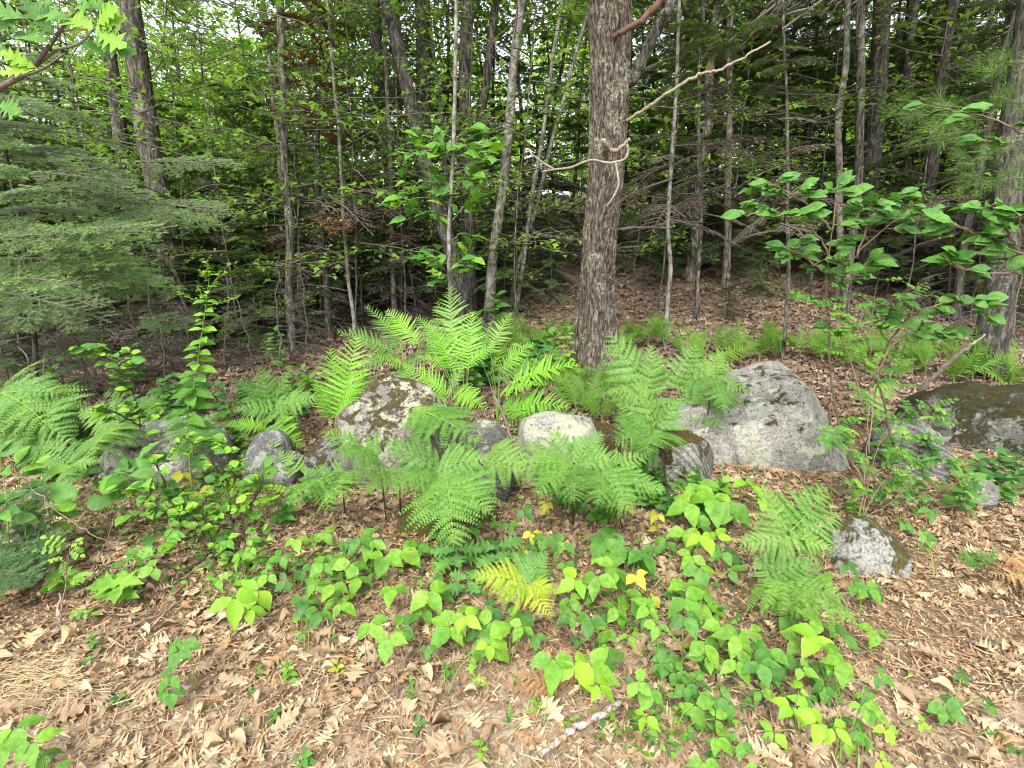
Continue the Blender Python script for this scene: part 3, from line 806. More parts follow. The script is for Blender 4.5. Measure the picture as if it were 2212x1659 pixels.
# ================================================================== CONIFER PARTS
def spray(buf, L=1.0, nside=12, needle=.03, nw=.006, step=.02, droop=.12, seed=0, bare=False, m_n=0, m_w=1, O=None, FR=None, tw=.004):
    """one flat fir bough of length L along +Y placed at O with frame FR"""
    r = np.random.default_rng(seed)
    O = np.zeros(3) if O is None else O; FR = np.eye(3) if FR is None else FR
    def pos(x, y): return np.stack([x, y, -droop * (y / L) ** 2 * L - .10 * np.abs(x)], -1)
    twigs = [np.array([[0, 0], [0, L * .5], [r.normal(0, .03) * L, L]])]
    for i in range(nside):
        t_ = .12 + .86 * i / nside
        for s in (-1, 1):
            if r.random() < .12: continue
            l = L * (.42 * (1 - t_) + .08) * r.uniform(.7, 1.25) * (1 if t_ > .25 else t_ * 3 + .3)
            a = R(r.uniform(42, 62))
            p0 = np.array([0, t_ * L]); p1 = p0 + l * np.array([s * math.sin(a), math.cos(a)])
            twigs.append(np.array([p0, (p0 + p1) / 2 + [0, -.02 * l], p1]))
            if l > .16 * L:
                for q_ in (.4, .6, .8):
                    for s2 in (-1, 1):
                        l2 = l * .38 * (1.1 - q_); a2 = a * s + s2 * R(50)
                        pp = p0 + (p1 - p0) * q_
                        twigs.append(np.array([pp, pp + l2 * .5 * np.array([math.sin(a2), math.cos(a2)]), pp + l2 * np.array([math.sin(a2), math.cos(a2)])]))
    for k, tg in enumerate(twigs):
        p = pos(tg[:, 0], tg[:, 1])
        w = tw * L * (2.2 if k == 0 else 1.0)
        tube(buf, O + p @ FR.T, [w, w * .8, w * .4], 3, r.random(), m_w, False)
    if bare: return
    D = []; C = []
    for tg in twigs:
        seg = tg[-1] - tg[0]; l = np.linalg.norm(seg); n = max(2, int(l / step))
        tt = (np.arange(n) + .3) / n
        c = tg[0] + seg * tt[:, None]
        d = seg / l
        for s in (-1, 1):
            a = R(r.uniform(42, 58)) * s
            dd = np.array([d[0] * math.cos(a) + d[1] * math.sin(a), -d[0] * math.sin(a) + d[1] * math.cos(a)])
            C.append(c); D.append(np.tile(dd, (n, 1)))
    C = np.concatenate(C); D = np.concatenate(D); n = len(C)
    p = pos(C[:, 0], C[:, 1]); D3 = np.stack([D[:, 0], D[:, 1], r.normal(.12, .22, n)], 1); D3 = nrm(D3)
    N3 = np.stack([r.normal(0, .35, n), r.normal(0, .35, n), np.ones(n)], 1)
    fr = frames(D3 @ FR.T, nrm(N3) @ FR.T)
    V, Q, lc = T_SLIV
    sc = np.stack([np.full(n, nw / .06), needle * r.uniform(.7, 1.2, n), np.ones(n)], 1)
    scatter(buf, T_SLIV, O + p @ FR.T, fr, sc, np.repeat(r.random(), n) * .3 + r.random(n) * .3, m_n, np.clip(.55 * C[:, 1] / L + 1.5 * np.abs(C[:, 0]) / L + r.normal(0, .12, n), 0, 1))

def conifer_crown(name, H_=8.0, z0=1.2, L0=1.5, nb=60, seed=0, nm=None, dead_frac=.0, dead_to=0.3, step=.05, needle=.05, nw=.016, nside=9, droop=.25):
    r = np.random.default_rng(seed); b = Buf()
    for i in range(nb):
        f = (i + r.random()) / nb
        if r.random() < .14: continue
        z = z0 + (H_ - z0) * f
        L = L0 * (1 - f) ** .75 * r.uniform(.45, 1.25) + .12
        a = i * 2.399 + r.normal(0, .3)
        up = -.12 + .4 * f + r.normal(0, .16)
        d = nrm([math.cos(a), math.sin(a), up]); fr = frame(d, [r.normal(0, .15), r.normal(0, .15), 1])
        dead = f < dead_to and r.random() < dead_frac
        spray(b, L, nside, needle, nw, step, droop, seed * 100 + i, dead, 0, 1, np.array([0, 0, z]), fr, .006 if dead else .005)
    return b.mesh(name, [nm or M_NEEDLE, M_TWIG])

def leafy_crown(name, mat, H_=8, z0=2.5, rad=2.2, nb=26, lpb=170, ls=.085, seed=0, tpl=T_TINY, flat=.25):
    """branches in layers, each carrying a flat spray of leaves"""
    r = np.random.default_rng(seed); b = Buf()
    for i in range(nb):
        f = (i + r.random()) / nb
        z = z0 + (H_ - z0) * f
        L = rad * (math.sin(math.pi * min(.98, .25 + .72 * f)) ** .7) * r.uniform(.6, 1.15)
        a = i * 2.399 + r.normal(0, .4)
        d = nrm([math.cos(a), math.sin(a), .35 + r.normal(0, .15)])
        p0 = np.array([0, 0, z]); p1 = p0 + d * L * .55; p2 = p0 + d * L + [0, 0, -.08 * L]
        q = catmull([p0, p1 + r.normal(0, .06, 3), p2], 4)
        tube(b, q, np.linspace(.016, .004, len(q)) * (H_ / 8), 4, 0, 1, False)
        side = nrm(np.cross(d, [0, 0, 1]))
        for k in range(7):
            t_ = .25 + .75 * k / 7; s = 1 if k % 2 else -1
            pp = p0 + (p2 - p0) * t_; e = pp + (side * s * .45 + d * .3) * L * (1.1 - t_ * .6) + [0, 0, r.normal(0, .05)]
            tube(b, np.array([pp, (pp + e) / 2 + r.normal(0, .03, 3), e]), [.006, .004, .002], 3, 0, 1, False)
            n = int(lpb / 7)
            t2 = r.random(n)[:, None]
            c = pp + (e - pp) * t2 + r.normal(0, 1, (n, 3)) * [.16 * L, .16 * L, .16 * L * flat]
            az = r.random(n) * 6.283
            D = np.stack([np.cos(az), np.sin(az), r.normal(-.25, .25, n)], 1)
            N = np.stack([r.normal(0, .4, n), r.normal(0, .4, n), np.ones(n)], 1)
            scatter(b, tpl, c, frames(nrm(D), nrm(N)), r.uniform(.7, 1.25, n) * ls, r.random(n) * .5 + r.random() * .5, 0)
    return b.mesh(name, [mat, M_TWIG])

T_MAP4 = leaf_tpl([(0, .03, 0), (.3, .42, .1), (.5, .18, .02), (1, .01, 0)], .1, .2)
CON = [conifer_crown('crown', 8, .9, 1.7, 64, 1, step=.05),
       conifer_crown('crown', 8, .7, 1.35, 46, 2, dead_frac=.9, dead_to=.35, step=.05),
       conifer_crown('crown', 8, 2.6, 1.7, 36, 3, dead_frac=.5, dead_to=.3, step=.05),
       conifer_crown('crown', 8, 1.2, 1.9, 70, 4, nm=M_NEEDLEB, dead_frac=.6, dead_to=.2, step=.05, droop=.35)]
LEAFY_N = None
FIRS = [conifer_crown('crown', 2.0, .12, .75, 40, 5, nm=M_NEEDLEB, step=.028, needle=.03, nw=.009),
        conifer_crown('crown', 2.0, .15, .7, 38, 6, nm=M_NEEDLE, step=.028, needle=.03, nw=.009, dead_frac=.6, dead_to=.35)]
BARE = [conifer_crown('branches', 3.0, .15, .95, 46, 7, dead_frac=1, dead_to=1.1),
        conifer_crown('branches', 3.0, .1, .8, 40, 8, dead_frac=1, dead_to=1.1, nside=7, droop=.1)]
LEAFY = [leafy_crown('crown', M_CANOPY, 8, 2.2, 2.3, 20, 130, .10, 11, T_MAP4),
         leafy_crown('crown', M_CANOPY, 8, 1.0, 1.9, 22, 110, .10, 12, T_MAP4),
         leafy_crown('crown', M_CANOPYL, 8, 1.6, 2.4, 24, 130, .11, 13, T_MAP4),
         leafy_crown('crown', M_CANOPY, 3.6, .7, 1.35, 13, 70, .062, 14, T_MAP4, .2)]
FARC = [leafy_crown('crown', M_CANOPYL, 10, .6, 3.6, 44, 230, .22, 21, T_TINY, .7),
        leafy_crown('crown', M_CANOPYL, 10, .8, 3.2, 42, 230, .22, 22, T_TINY, .7),
        leafy_crown('crown', M_CANOPYL, 10, .6, 3.4, 44, 230, .22, 23, T_TINY, .7)]
BUSH = [leafy_crown('crown', M_CANOPYL, 2.6, .1, 1.3, 22, 120, .11, 31, T_TINY, .6),
        leafy_crown('crown', M_CANOPY, 2.6, .1, 1.2, 22, 120, .10, 32, T_TINY, .6)]

def tree(name, desc, cat, group, base, top, r0, r1, mat, crowns=(), sides=10, wig=.05, at=None, extra=None):
    """a leaning tapered trunk with its crown(s) [(mesh, scale, yaw, z offset)]"""
    base = np.asarray(base, float); top = np.asarray(top, float)
    rt = root(name, base)
    n = 14; t_ = np.linspace(0, 1, n)[:, None]
    c = base * (1 - t_) + top * t_
    w = np.cumsum(rng.normal(0, wig, (n, 3)), 0) * [1, .6, 0]; w -= w[0] + (w[-1] - w[0]) * t_; c = c + w
    c[0, 2] -= .25
    rad = r0 + (r1 - r0) * t_[:, 0]; rad[0] *= 1.35; rad[1] *= 1.04
    cc = catmull(c, 3); rr = np.interp(np.linspace(0, n - 1, len(cc)), range(n), rad) * (1 + rng.normal(0, .025, len(cc)))
    b = Buf(); tube(b, local(base, cc), rr, sides)
    part('trunk', b.mesh('trunk', mat), rt)
    ax = (top - base) / max(.1, top[2] - base[2])
    for (me, s, yaw, zo) in crowns:
        M = Matrix.Rotation(yaw, 4, 'Z')
        o = bpy.data.objects.new('branches' if me.name.startswith('branches') else 'crown', me)
        # shear-free lean: tilt the crown with the trunk
        q = Vector((0, 0, 1)).rotation_difference(Vector([float(x) for x in nrm(ax)]))
        o.matrix_basis = Matrix.Translation(Vector([float(x) for x in ax * zo])) @ q.to_matrix().to_4x4() @ M @ Matrix.Scale(s, 4)
        link(o, rt)
    AUTO_at = at if at is not None else (base + (top - base) * .3)
    tag(rt, desc, cat, group, True, AUTO_at)
    if extra: extra(rt, base)
    return rt

def px_tree(name, desc, group, u0, v0, u1, v1, Y, w, mat, crowns=(), Hm=11.0, cat='tree', taper=.45, wig=.03):
    """trunk passing through two picture points at distance Y"""
    a = P(u0, v0, Y); b = P(u1, v1, Y)
    d = (b - a) / (b[2] - a[2])
    x0 = a
    for _ in range(4):
        g = float(ground(x0[0], x0[1])); x0 = a + d * (g - a[2])
    top = x0 + d * Hm
    r0 = px(w, a) / 2 * 1.1
    return tree(name, desc, cat, group, x0, top, r0, r0 * taper, mat, crowns, 12 if w > 20 else 8, wig)

G_T = 'trees of the wood behind the stone row'
ry = lambda: random.uniform(0, 6.28)
# the trunks one can tell apart: (u0,v0)-(u1,v1), distance, width
px_tree('maple_tree', 'thick shaggy grey-brown trunk leaning left among firs', G_T, 345, 370, 292, 20, 7.2, 46, M_BARKG, [(LEAFY[0], 1.3, ry(), 2.5)], 12)
px_tree('maple_tree', 'rough trunk half hidden behind the fir boughs', G_T, 268, 330, 232, 60, 8.4, 28, M_BARKG, [(LEAFY[1], 1.2, ry(), 3)], 11)
px_tree('maple_tree', 'straight slim grey trunk', G_T, 622, 470, 604, 20, 6.6, 18, M_BARKG, [(LEAFY[0], 1.0, ry(), 2.3)], 10)
px_tree('birch_tree', 'thin grey trunk leaning beside a straight slim one', G_T, 645, 540, 575, 40, 8.2, 11, M_BARKP, [(LEAFY[1], .9, ry(), 3.0)], 9)
px_tree('maple_tree', 'grey trunk furred with fir boughs', G_T, 846, 380, 820, 20, 8.2, 28, M_BARKG, [(LEAFY[1], 1.2, ry(), 2)], 11)
px_tree('oak_tree', 'dark ridged trunk leaning left with forks', G_T, 965, 510, 838, 20, 7.2, 30, M_BARKD, [(LEAFY[0], 1.3, ry(), 3.5)], 11)
px_tree('oak_tree', 'broad grey trunk behind the leaning dark one', G_T, 905, 400, 896, 20, 8.6, 34, M_BARKG, [(LEAFY[2], 1.4, ry(), 3)], 12)
px_tree('birch_tree', 'narrow pale trunk in the sky gap', G_T, 965, 300, 940, 20, 8.6, 10, M_BARKP, [(LEAFY[1], .9, ry(), 3.5)], 10)
px_tree('oak_tree', 'dark upright trunk with fir sprays', G_T, 1016, 500, 1018, 20, 7.9, 27, M_BARKD, [(LEAFY[1], 1.2, ry(), 3)], 11)
px_tree('oak_tree', 'slanting dark trunk with a broken fork', G_T, 1035, 330, 1078, 20, 8.3, 20, M_BARKG, [(LEAFY[0], 1.1, ry(), 4)], 11)
px_tree('birch_tree', 'pale grey birch trunk with dark scars', G_T, 1083, 440, 1128, 20, 7.6, 20, M_BARKP, [(LEAFY[2], 1.1, ry(), 3.6)], 11)
px_tree('alder_tree', 'thin leaning silvery stem', G_T, 1140, 480, 1215, 40, 7.9, 9, M_BARKP, [(LEAFY[1], .8, ry(), 3.5)], 8)
px_tree('alder_tree', 'second thin silvery stem of a leaning pair', G_T, 1160, 420, 1260, 30, 8.1, 9, M_BARKP, [], 8)
px_tree('alder_tree', 'faint thin stem in the bright gap', G_T, 1185, 300, 1235, 40, 11.5, 8, M_BARKG, [(LEAFY[1], .8, ry(), 4)], 9)
px_tree('spruce_tree', 'pale peeling trunk just right of the oak', G_T, 1497, 480, 1530, 60, 9.4, 20, M_BARKR, [(CON[2], 1.25, ry(), 1.5)], 11)
px_tree('spruce_tree', 'thin reddish flaking trunk', G_T, 1576, 420, 1592, 60, 9.0, 15, M_BARKR, [(CON[1], 1.0, ry(), .8)], 10)
px_tree('spruce_tree', 'slim dark trunk', G_T, 1545, 420, 1560, 60, 10.0, 14, M_BARKD, [(CON[2], 1.1, ry(), .8)], 10)
px_tree('fir_tree', 'slender pale sapling trunk', G_T, 1438, 690, 1458, 300, 6.6, 9, M_BARKP, [(CON[1], .65, ry(), 1.0)], 6.5)
px_tree('fir_tree', 'slender grey sapling trunk', G_T, 1512, 620, 1522, 400, 7.6, 9, M_BARKG, [(CON[1], .7, ry(), .9)], 6.5)
px_tree('fir_tree', 'thin straight sapling trunk on open leaf litter', G_T, 1690, 720, 1686, 470, 6.2, 8, M_BARKG, [(CON[1], .55, ry(), 1.1)], 5.5)
px_tree('spruce_tree', 'twin pale grey trunk splitting low', G_T, 1830, 450, 1842, 40, 8.0, 17, M_BARKG, [(CON[2], 1.2, ry(), 1.5)], 11)
px_tree('spruce_tree', 'split half of the twin trunk', G_T, 1815, 500, 1822, 60, 8.2, 14, M_BARKP, [], 9)
px_tree('spruce_tree', 'broad dark trunk behind dead twigs', G_T, 1888, 330, 1902, 20, 9.0, 34, M_BARKD, [(CON[2], 1.4, ry(), 2)], 12)
px_tree('spruce_tree', 'dark straight trunk', G_T, 1966, 300, 1975, 20, 9.4, 23, M_BARKD, [(CON[2], 1.3, ry(), 2)], 12)
px_tree('spruce_tree', 'dark trunk leaning right', G_T, 2028, 260, 2060, 20, 9.0, 26, M_BARKD, [(CON[2], 1.3, ry(), 2)], 12)
px_tree('spruce_tree', 'big dark trunk at the right edge', G_T, 2150, 640, 2200, 250, 5.6, 50, M_BARKD, [(CON[2], 1.2, ry(), 1.6)], 10)
px_tree('spruce_tree', 'dark leaning stem', G_T, 2090, 560, 2140, 300, 7.5, 16, M_BARKD, [(CON[1], .9, ry(), .5)], 8)
px_tree('fir_tree', 'crooked thin bare stem', G_T, 765, 700, 745, 470, 6.8, 8, M_BARKP, [(LEAFY[1], .5, ry(), 1.3)], 5)
px_tree('fir_tree', 'pale spotted thin stem', G_T, 850, 600, 843, 400, 7.6, 10, M_BARKP, [(CON[1], .7, ry(), 1.0)], 7)
px_tree('fir_tree', 'short dark stem with dead side twigs', G_T, 65, 760, 40, 600, 4.9, 9, M_BARKD, [(CON[1], .6, ry(), .2)], 5)
# conifers thick on the left and scattered over the slope: (u, v of base, height scale, kind)
fill = [(30, 720, .72, 0), (140, 690, .85, 0), (215, 705, .66, 1), (90, 660, 1.0, 0), (300, 690, .62, 0), (395, 680, .7, 1), (455, 650, .9, 0), (520, 640, .75, 3), (-90, 700, .9, 0), (-160, 640, 1.1, 0), (190, 640, 1.1, 3), (350, 640, 1.0, 0),
        (600, 640, .8, 1), (700, 630, .9, 3), (790, 610, .8, 1), (880, 620, .55, 0), (1060, 600, .6, 0), (1200, 590, .5, 0), (60, 640, 1.0, 3), (-40, 770, .62, 3), (90, 745, .6, 3), (190, 740, .55, 3), (270, 735, .5, 3), (330, 700, .5, 3), (250, 700, .6, 0), (420, 660, .6, 3), (10, 650, .8, 0), (540, 660, .5, 3), (640, 660, .42, 0), (740, 650, .45, 3), (1400, 520, .8, 1), (1460, 505, .9, 3), (1600, 510, .9, 1), (1660, 500, 1.0, 0),
        (1745, 520, .85, 1), (1800, 505, .9, 1), (1870, 540, .8, 1), (1935, 520, .9, 1), (2010, 560, .8, 1), (2085, 540, 1.0, 1), (2180, 620, .8, 1), (2290, 640, 1.0, 0), (2370, 690, .9, 0), (1840, 490, 1.1, 3), (2120, 510, 1.1, 0), (1990, 490, 1.1, 3), (1530, 495, 1.0, 1),
        (1580, 560, .95, 2), (1710, 560, 1.0, 2), (1900, 580, 1.0, 2), (2060, 590, 1.0, 2), (1480, 540, .8, 2), (2240, 600, 1.1, 3), (1650, 530, .9, 3),
        (1340, 505, .8, 3), (640, 590, .9, 3)]
for (u, v, s, k) in fill:
    b_ = H(u, v)
    if b_[1] > 16: b_ = P(u, v, 16); b_[2] = float(ground(b_[0], b_[1]))
    Ht = 8.2 * s
    tree('fir_tree', ['dense dark green fir', 'fir with bare dead lower twigs', 'tall spruce', 'lighter green drooping fir'][k], 'tree', G_T, b_, b_ + [random.gauss(0, .15), random.gauss(0, .1), Ht], .045 * s + .02, .012, random.choice([M_BARKG, M_BARKD]), [(CON[k], s, ry(), 0)], 8, .015)
# leafy saplings between them
for (u, v, s, k) in [(470, 660, .55, 0), (560, 640, .7, 1), (690, 650, .6, 0), (740, 640, .75, 2), (840, 640, .7, 0), (410, 620, .9, 2), (620, 610, .9, 0), (1080, 590, .7, 1), (1180, 560, .9, 2), (1290, 560, .9, 0), (1450, 540, 1.0, 2), (930, 570, .95, 0), (250, 640, .9, 1), (770, 570, 1.1, 0), (1640, 500, 1.2, 2), (2180, 560, 1.0, 0), (150, 620, 1.4, 2), (320, 625, 1.4, 2), (430, 615, 1.5, 0), (240, 615, 1.4, 0), (40, 620, 1.3, 2), (430, 700, .62, 0), (520, 700, .5, 2), (380, 660, .8, 2), (660, 690, .55, 1), (600, 680, .75, 0), (780, 680, .6, 2), (200, 660, .85, 2), (100, 640, 1.0, 1), (480, 630, 1.1, 2), (720, 600, 1.1, 1), (860, 600, 1.0, 2), (1000, 590, 1.0, 1), (1130, 560, 1.1, 0), (1380, 500, 1.0, 2), (1720, 500, 1.1, 1), (1950, 510, 1.1, 2), (2080, 520, 1.1, 0), (1230, 500, 1.1, 2)]:
    b_ = H(u, v)
    if b_[1] > 17: b_ = P(u, v, 17); b_[2] = float(ground(b_[0], b_[1]))
    tree('maple_sapling', ['leafy maple sapling', 'small-leaved sapling', 'bright leafy sapling'][k], 'tree', 'leafy saplings among the firs', b_, b_ + [random.gauss(0, .3), random.gauss(0, .2), 8 * s], .035 * s + .012, .008, M_BARKG, [(LEAFY[k], s, ry(), 0)], 7, .03)
for (u, v, s) in [(330, 745, .8), (430, 735, .7), (520, 745, .8), (620, 735, .75), (240, 750, .9), (700, 725, .75), (560, 700, 1.0), (780, 715, .7), (380, 705, 1.1), (480, 700, 1.05), (660, 695, 1.1), (850, 690, .9), (300, 715, 1.1), (900, 700, .7), (250, 765, 1.35), (400, 770, 1.45), (520, 765, 1.5), (650, 755, 1.4), (770, 745, 1.5), (880, 720, 1.4), (1110, 710, 1.45), (1000, 700, 1.5), (1420, 690, 1.3), (1560, 640, 1.5), (1750, 640, 1.4), (1950, 680, 1.4), (2120, 690, 1.4), (1120, 680, .75), (1030, 680, .8)]:
    b_ = H(u, v)
    tree('maple_sapling', 'young low maple sapling', 'tree', 'leafy saplings among the firs', b_, b_ + [random.gauss(0, .15), 0, 3.5 * s], .014, .005, M_BARKG, [(LEAFY[3], s, ry(), 0)], 6, .02)
# rust-brown dead fir
b_ = on_ground(P(705, 640, 7.0)[0], 7.0)
tree('dead_fir_tree', 'dead fir holding rust-brown needles among green saplings', 'tree', None, b_, b_ + [.1, 0, 5.2], .045, .012, M_BARKD, [(conifer_crown('crown', 5.2, 1.5, 1.15, 46, 9, nm=M_NEEDLER, dead_frac=.6, dead_to=.3, step=.03, needle=.04, nw=.012), 1, 0, 0)], 8, .02)
s_ = bpy.data.objects['dead_fir_tree']; AUTO[:] = [a_ for a_ in AUTO if a_[0] != s_]
# bare dead fir saplings that make the brown twig tangle
for i, (u, v) in enumerate([(500, 700), (560, 720), (610, 700), (660, 690), (700, 720), (545, 680), (440, 700), (330, 730), (230, 740), (120, 740), (1140, 640), (1060, 650), (980, 650), (1380, 600), (1500, 560), (1640, 560), (1760, 580), (1920, 640), (2030, 680), (2110, 700), (820, 680), (890, 660), (1860, 560), (2190, 740), (1980, 560), (400, 760), (470, 750), (640, 740), (720, 700), (600, 670), (750, 670), (170, 770), (290, 770), (2060, 600), (860, 700), (1010, 620), (1180, 620), (60, 820), (130, 840), (210, 820), (290, 810), (350, 830), (420, 800), (500, 800), (560, 790), (610, 810), (660, 770), (30, 780), (190, 860)]):
    b_ = H(u + random.uniform(-15, 15), v)
    s = random.uniform(.55, .95) * (.6 if v > 765 else 1)
    tree('dead_sapling', 'dead fir sapling of bare brown twigs', 'sapling', 'bare dead saplings under the firs', b_, b_ + [random.gauss(0, .15), random.gauss(0, .1), 3.0 * s], .014, .004, M_TWIG, [(BARE[i % 2], s, ry(), 0)], 6, .02)
# little living firs
for i, (u, v, s) in enumerate([(150, 760, .75), (60, 800, .7), (270, 740, .6), (20, 730, .9), (360, 720, .6), (900, 660, .5), (1060, 640, .6), (1400, 620, .45), (1640, 640, .5), (1570, 690, .4), (1700, 560, .8), (1860, 560, .9), (1300, 600, .6), (650, 660, .5), (1960, 640, .8), (2060, 650, .7), (470, 690, .5), (820, 640, .7), (1175, 610, .75), (30, 880, .55), (60, 770, 1.5), (150, 735, 1.7), (240, 725, 1.5), (320, 760, 1.2), (400, 745, 1.3), (500, 735, 1.4), (590, 730, 1.2), (-30, 790, 1.5), (680, 720, 1.2), (440, 705, 1.8), (550, 700, 1.9), (760, 700, 1.2), (340, 700, 2.0), (840, 700, .9), (650, 680, 1.8), (940, 680, 1.0), (1090, 680, 1.0), (1190, 670, .8), (1450, 600, .7), (1560, 600, .9), (1740, 600, 1.0), (1830, 600, 1.1), (1620, 570, 1.0), (1900, 640, 1.0), (2000, 650, 1.0), (2090, 660, 1.1), (2200, 700, 1.4), (365, 775, 1.1), (450, 765, 1.0), (110, 800, 1.1), (560, 760, .9), (210, 780, 1.2), (1480, 590, 1.9), (1600, 580, 2.0), (1720, 570, 2.2), (1900, 600, 2.2), (2020, 610, 2.0), (2130, 630, 2.2), (1380, 570, 1.8), (1250, 580, 1.7), (1120, 600, 1.8), (980, 620, 1.7), (860, 620, 1.8), (730, 640, 1.9), (300, 730, 1.9), (170, 745, 1.9), (430, 725, 1.8), (610, 700, 1.9)]):
    b_ = H(u, v)
    tree('fir_sapling', 'small living fir with flat green sprays', 'sapling', 'small green firs', b_, b_ + [0, 0, 2.0 * s], .012, .004, M_BARKG, [(FIRS[i % 2], s, ry(), 0)], 6, .006)
# sunlit trees beyond the wood
for i in range(30):
    u = -250 + 2700 * (i + random.random()) / 30
    Y = random.uniform(26, 46)
    b_ = P(u, 600, Y); b_[2] = float(ground(b_[0], b_[1]))
    s = random.uniform(.7, 1.15)
    tree('field_edge_tree', ['pale sunlit leafy tree', 'yellow-green leafy tree', 'mid-green leafy tree'][i % 3], 'tree', 'sunlit trees beyond the wood', b_, b_ + [0, 0, 10 * s], .16 * s, .03, M_BARKG, [(FARC[i % 3], s, ry(), 0)], 7, .05)
for i in range(14):
    u = -100 + 2400 * (i + random.random()) / 14
    Y = random.uniform(20, 25)
    b_ = P(u, 600, Y); b_[2] = float(ground(b_[0], b_[1]))
    s = random.uniform(.8, 1.3)
    tree('field_edge_bush', 'bright leafy bush', 'bush', 'bushes at the far edge of the wood', b_, b_ + [0, 0, 2.4 * s], .04, .01, M_BARKG, [(BUSH[i % 2], s, ry(), 0)], 6, .03)

# ================================================================== FERN FRONDS
PINN = [(0, .10, 0), (.25, .17, .02), (.32, .12, 0), (.55, .13, .02), (.62, .09, 0), (.85, .06, 0), (1, .01, 0)]
T_PINN = leaf_tpl(PINN, .15, .15)
T_PINNS = leaf_tpl([(0, .14, 0), (.4, .17, 0), (.75, .11, 0), (1, .01, 0)], .15, .15)

def frond_bracken(name, mat, seed, n=10, width=.62, dens=1.0, lobed=True):
    r = np.random.default_rng(seed); b = Buf()
    arch = .14; bx = r.uniform(-.09, .09)
    def rz(t_): return arch * 4 * (t_ - t_ * t_) * .5
    q = np.array([[bx * t_ * t_, t_, rz(t_)] for t_ in np.linspace(0, 1, 9)])
    tube(b, q, np.linspace(.007, .0015, 9), 4, 0, 1, False)
    Pp = []; D = []; N = []; S = []
    for i in range(n):
        t_ = .02 + .93 * (1 - (1 - i / n) ** 1.3)
        Lp = width * (1 - t_) ** .85 * (1 - .10 * math.exp(-t_ * 14)) * r.uniform(.86, 1.08) + .02
        for s in (-1, 1):
            a = R(68 - 22 * t_) + r.normal(0, .08)
            d = nrm([s * math.sin(a), math.cos(a), -.05 + r.normal(0, .05)])
            if r.random() < .03: continue
            p0 = np.array([bx * t_ * t_, t_ + r.normal(0, .008), rz(t_)])
            m = max(4, int(round((3 + 17 * Lp / width) * dens)))
            droop = r.uniform(.05, .42)
            e = [p0 + d * Lp * k - [0, 0, droop * Lp * k * k] for k in np.linspace(0, 1, 5)]
            tube(b, np.array(e), np.linspace(.0035, .001, 5), 3, 0, 1, False)
            nr = nrm([r.normal(0, .12), r.normal(0, .12), 1]); sd = nrm(np.cross(nr, d))
            for k in range(m):
                f = (k + .5) / m
                pp = p0 + d * Lp * f - [0, 0, droop * Lp * f * f]
                l = Lp * .175 * (1 - f) ** .65 * (1 - .25 * math.exp(-f * 8)) + .009
                for s2 in (-1, 1):
                    dd = nrm(sd * s2 * .93 + d * .42 + [0, 0, r.normal(-.06, .10)])
                    Pp.append(pp); D.append(dd); N.append(nr + r.normal(0, .12, 3)); S.append(l)
    Pp, D, N, S = map(np.array, (Pp, D, N, S))
    w = np.minimum(S * 1.0, 9)
    width_s = np.minimum(.0150 / .17, S * 1.8)
    scatter(b, T_PINN if lobed else T_PINNS, Pp, frames(D, nrm(N)), np.stack([width_s, S, S], 1), r.random() * .3 + r.random(len(S)) * .18, 0)
    return b.mesh(name, [mat, M_STEMG])

def frond_feather(name, mat, seed, n=20, width=.26, lobes=10, low=.5, up=.0, stem=M_STEMG, pw=.092):
    """once-pinnate frond with toothed leaflets (interrupted and wood ferns)"""
    r = np.random.default_rng(seed); b = Buf()
    bx = r.uniform(-.12, .12)
    def rz(t_): return .26 * (t_ - t_ * t_)
    q = np.array([[bx * t_ * t_, t_, rz(t_)] for t_ in np.linspace(0, 1, 9)])
    tube(b, q, np.linspace(.007, .0015, 9), 4, 0, 1, False)
    st = [(0, .03, 0)]
    for k in range(lobes):
        a = (k + .35) / lobes; c = (k + .95) / lobes
        w = pw * (1 - .9 * a ** 1.6)
        st += [(a, w, .035), (c, w * .58, 0)]
    st[-1] = (1, .004, 0)
    T = leaf_tpl(st, .12, .12)
    Pp = []; D = []; N = []; S = []
    for i in range(n):
        t_ = .03 + .94 * i / n
        prof = (low + (1 - low) * min(1, t_ / .35)) * (1 - max(0, t_ - .35) / .65) ** .8
        Lp = width * prof * r.uniform(.86, 1.06) + .012
        for s in (-1, 1):
            if r.random() < .02: continue
            a = R(76 - 26 * t_) + r.normal(0, .09)
            Pp.append([bx * t_ * t_, t_ + .012 * (s > 0), rz(t_)]); D.append([s * math.sin(a), math.cos(a), up + .18 + r.normal(0, .12)])
            N.append([-s * .25 + r.normal(0, .10), r.normal(0, .12), 1]); S.append(Lp)
    Pp, D, N, S = map(np.array, (Pp, D, N, S))
    ws = np.maximum(S, .45 * width)
    scatter(b, T, Pp, frames(nrm(D), nrm(N)), np.stack([ws, S, S], 1), r.random() * .3 + r.random(len(S)) * .12, 0)
    return b.mesh(name, [mat, stem])

BR = {k: [frond_bracken('frond', m, s + 10 * j, 10 + j % 3, .52 + .04 * j) for j in range(nn)] for k, m, s, nn in
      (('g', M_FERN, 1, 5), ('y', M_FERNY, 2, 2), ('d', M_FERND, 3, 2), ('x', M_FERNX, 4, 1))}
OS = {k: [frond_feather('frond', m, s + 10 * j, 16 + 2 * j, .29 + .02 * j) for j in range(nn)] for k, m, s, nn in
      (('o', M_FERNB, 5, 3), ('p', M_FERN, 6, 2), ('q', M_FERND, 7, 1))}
SM = [frond_feather('frond', M_FERNS, 50 + j, 17, .25 + .02 * j, 6, .75, pw=.10) for j in range(3)]

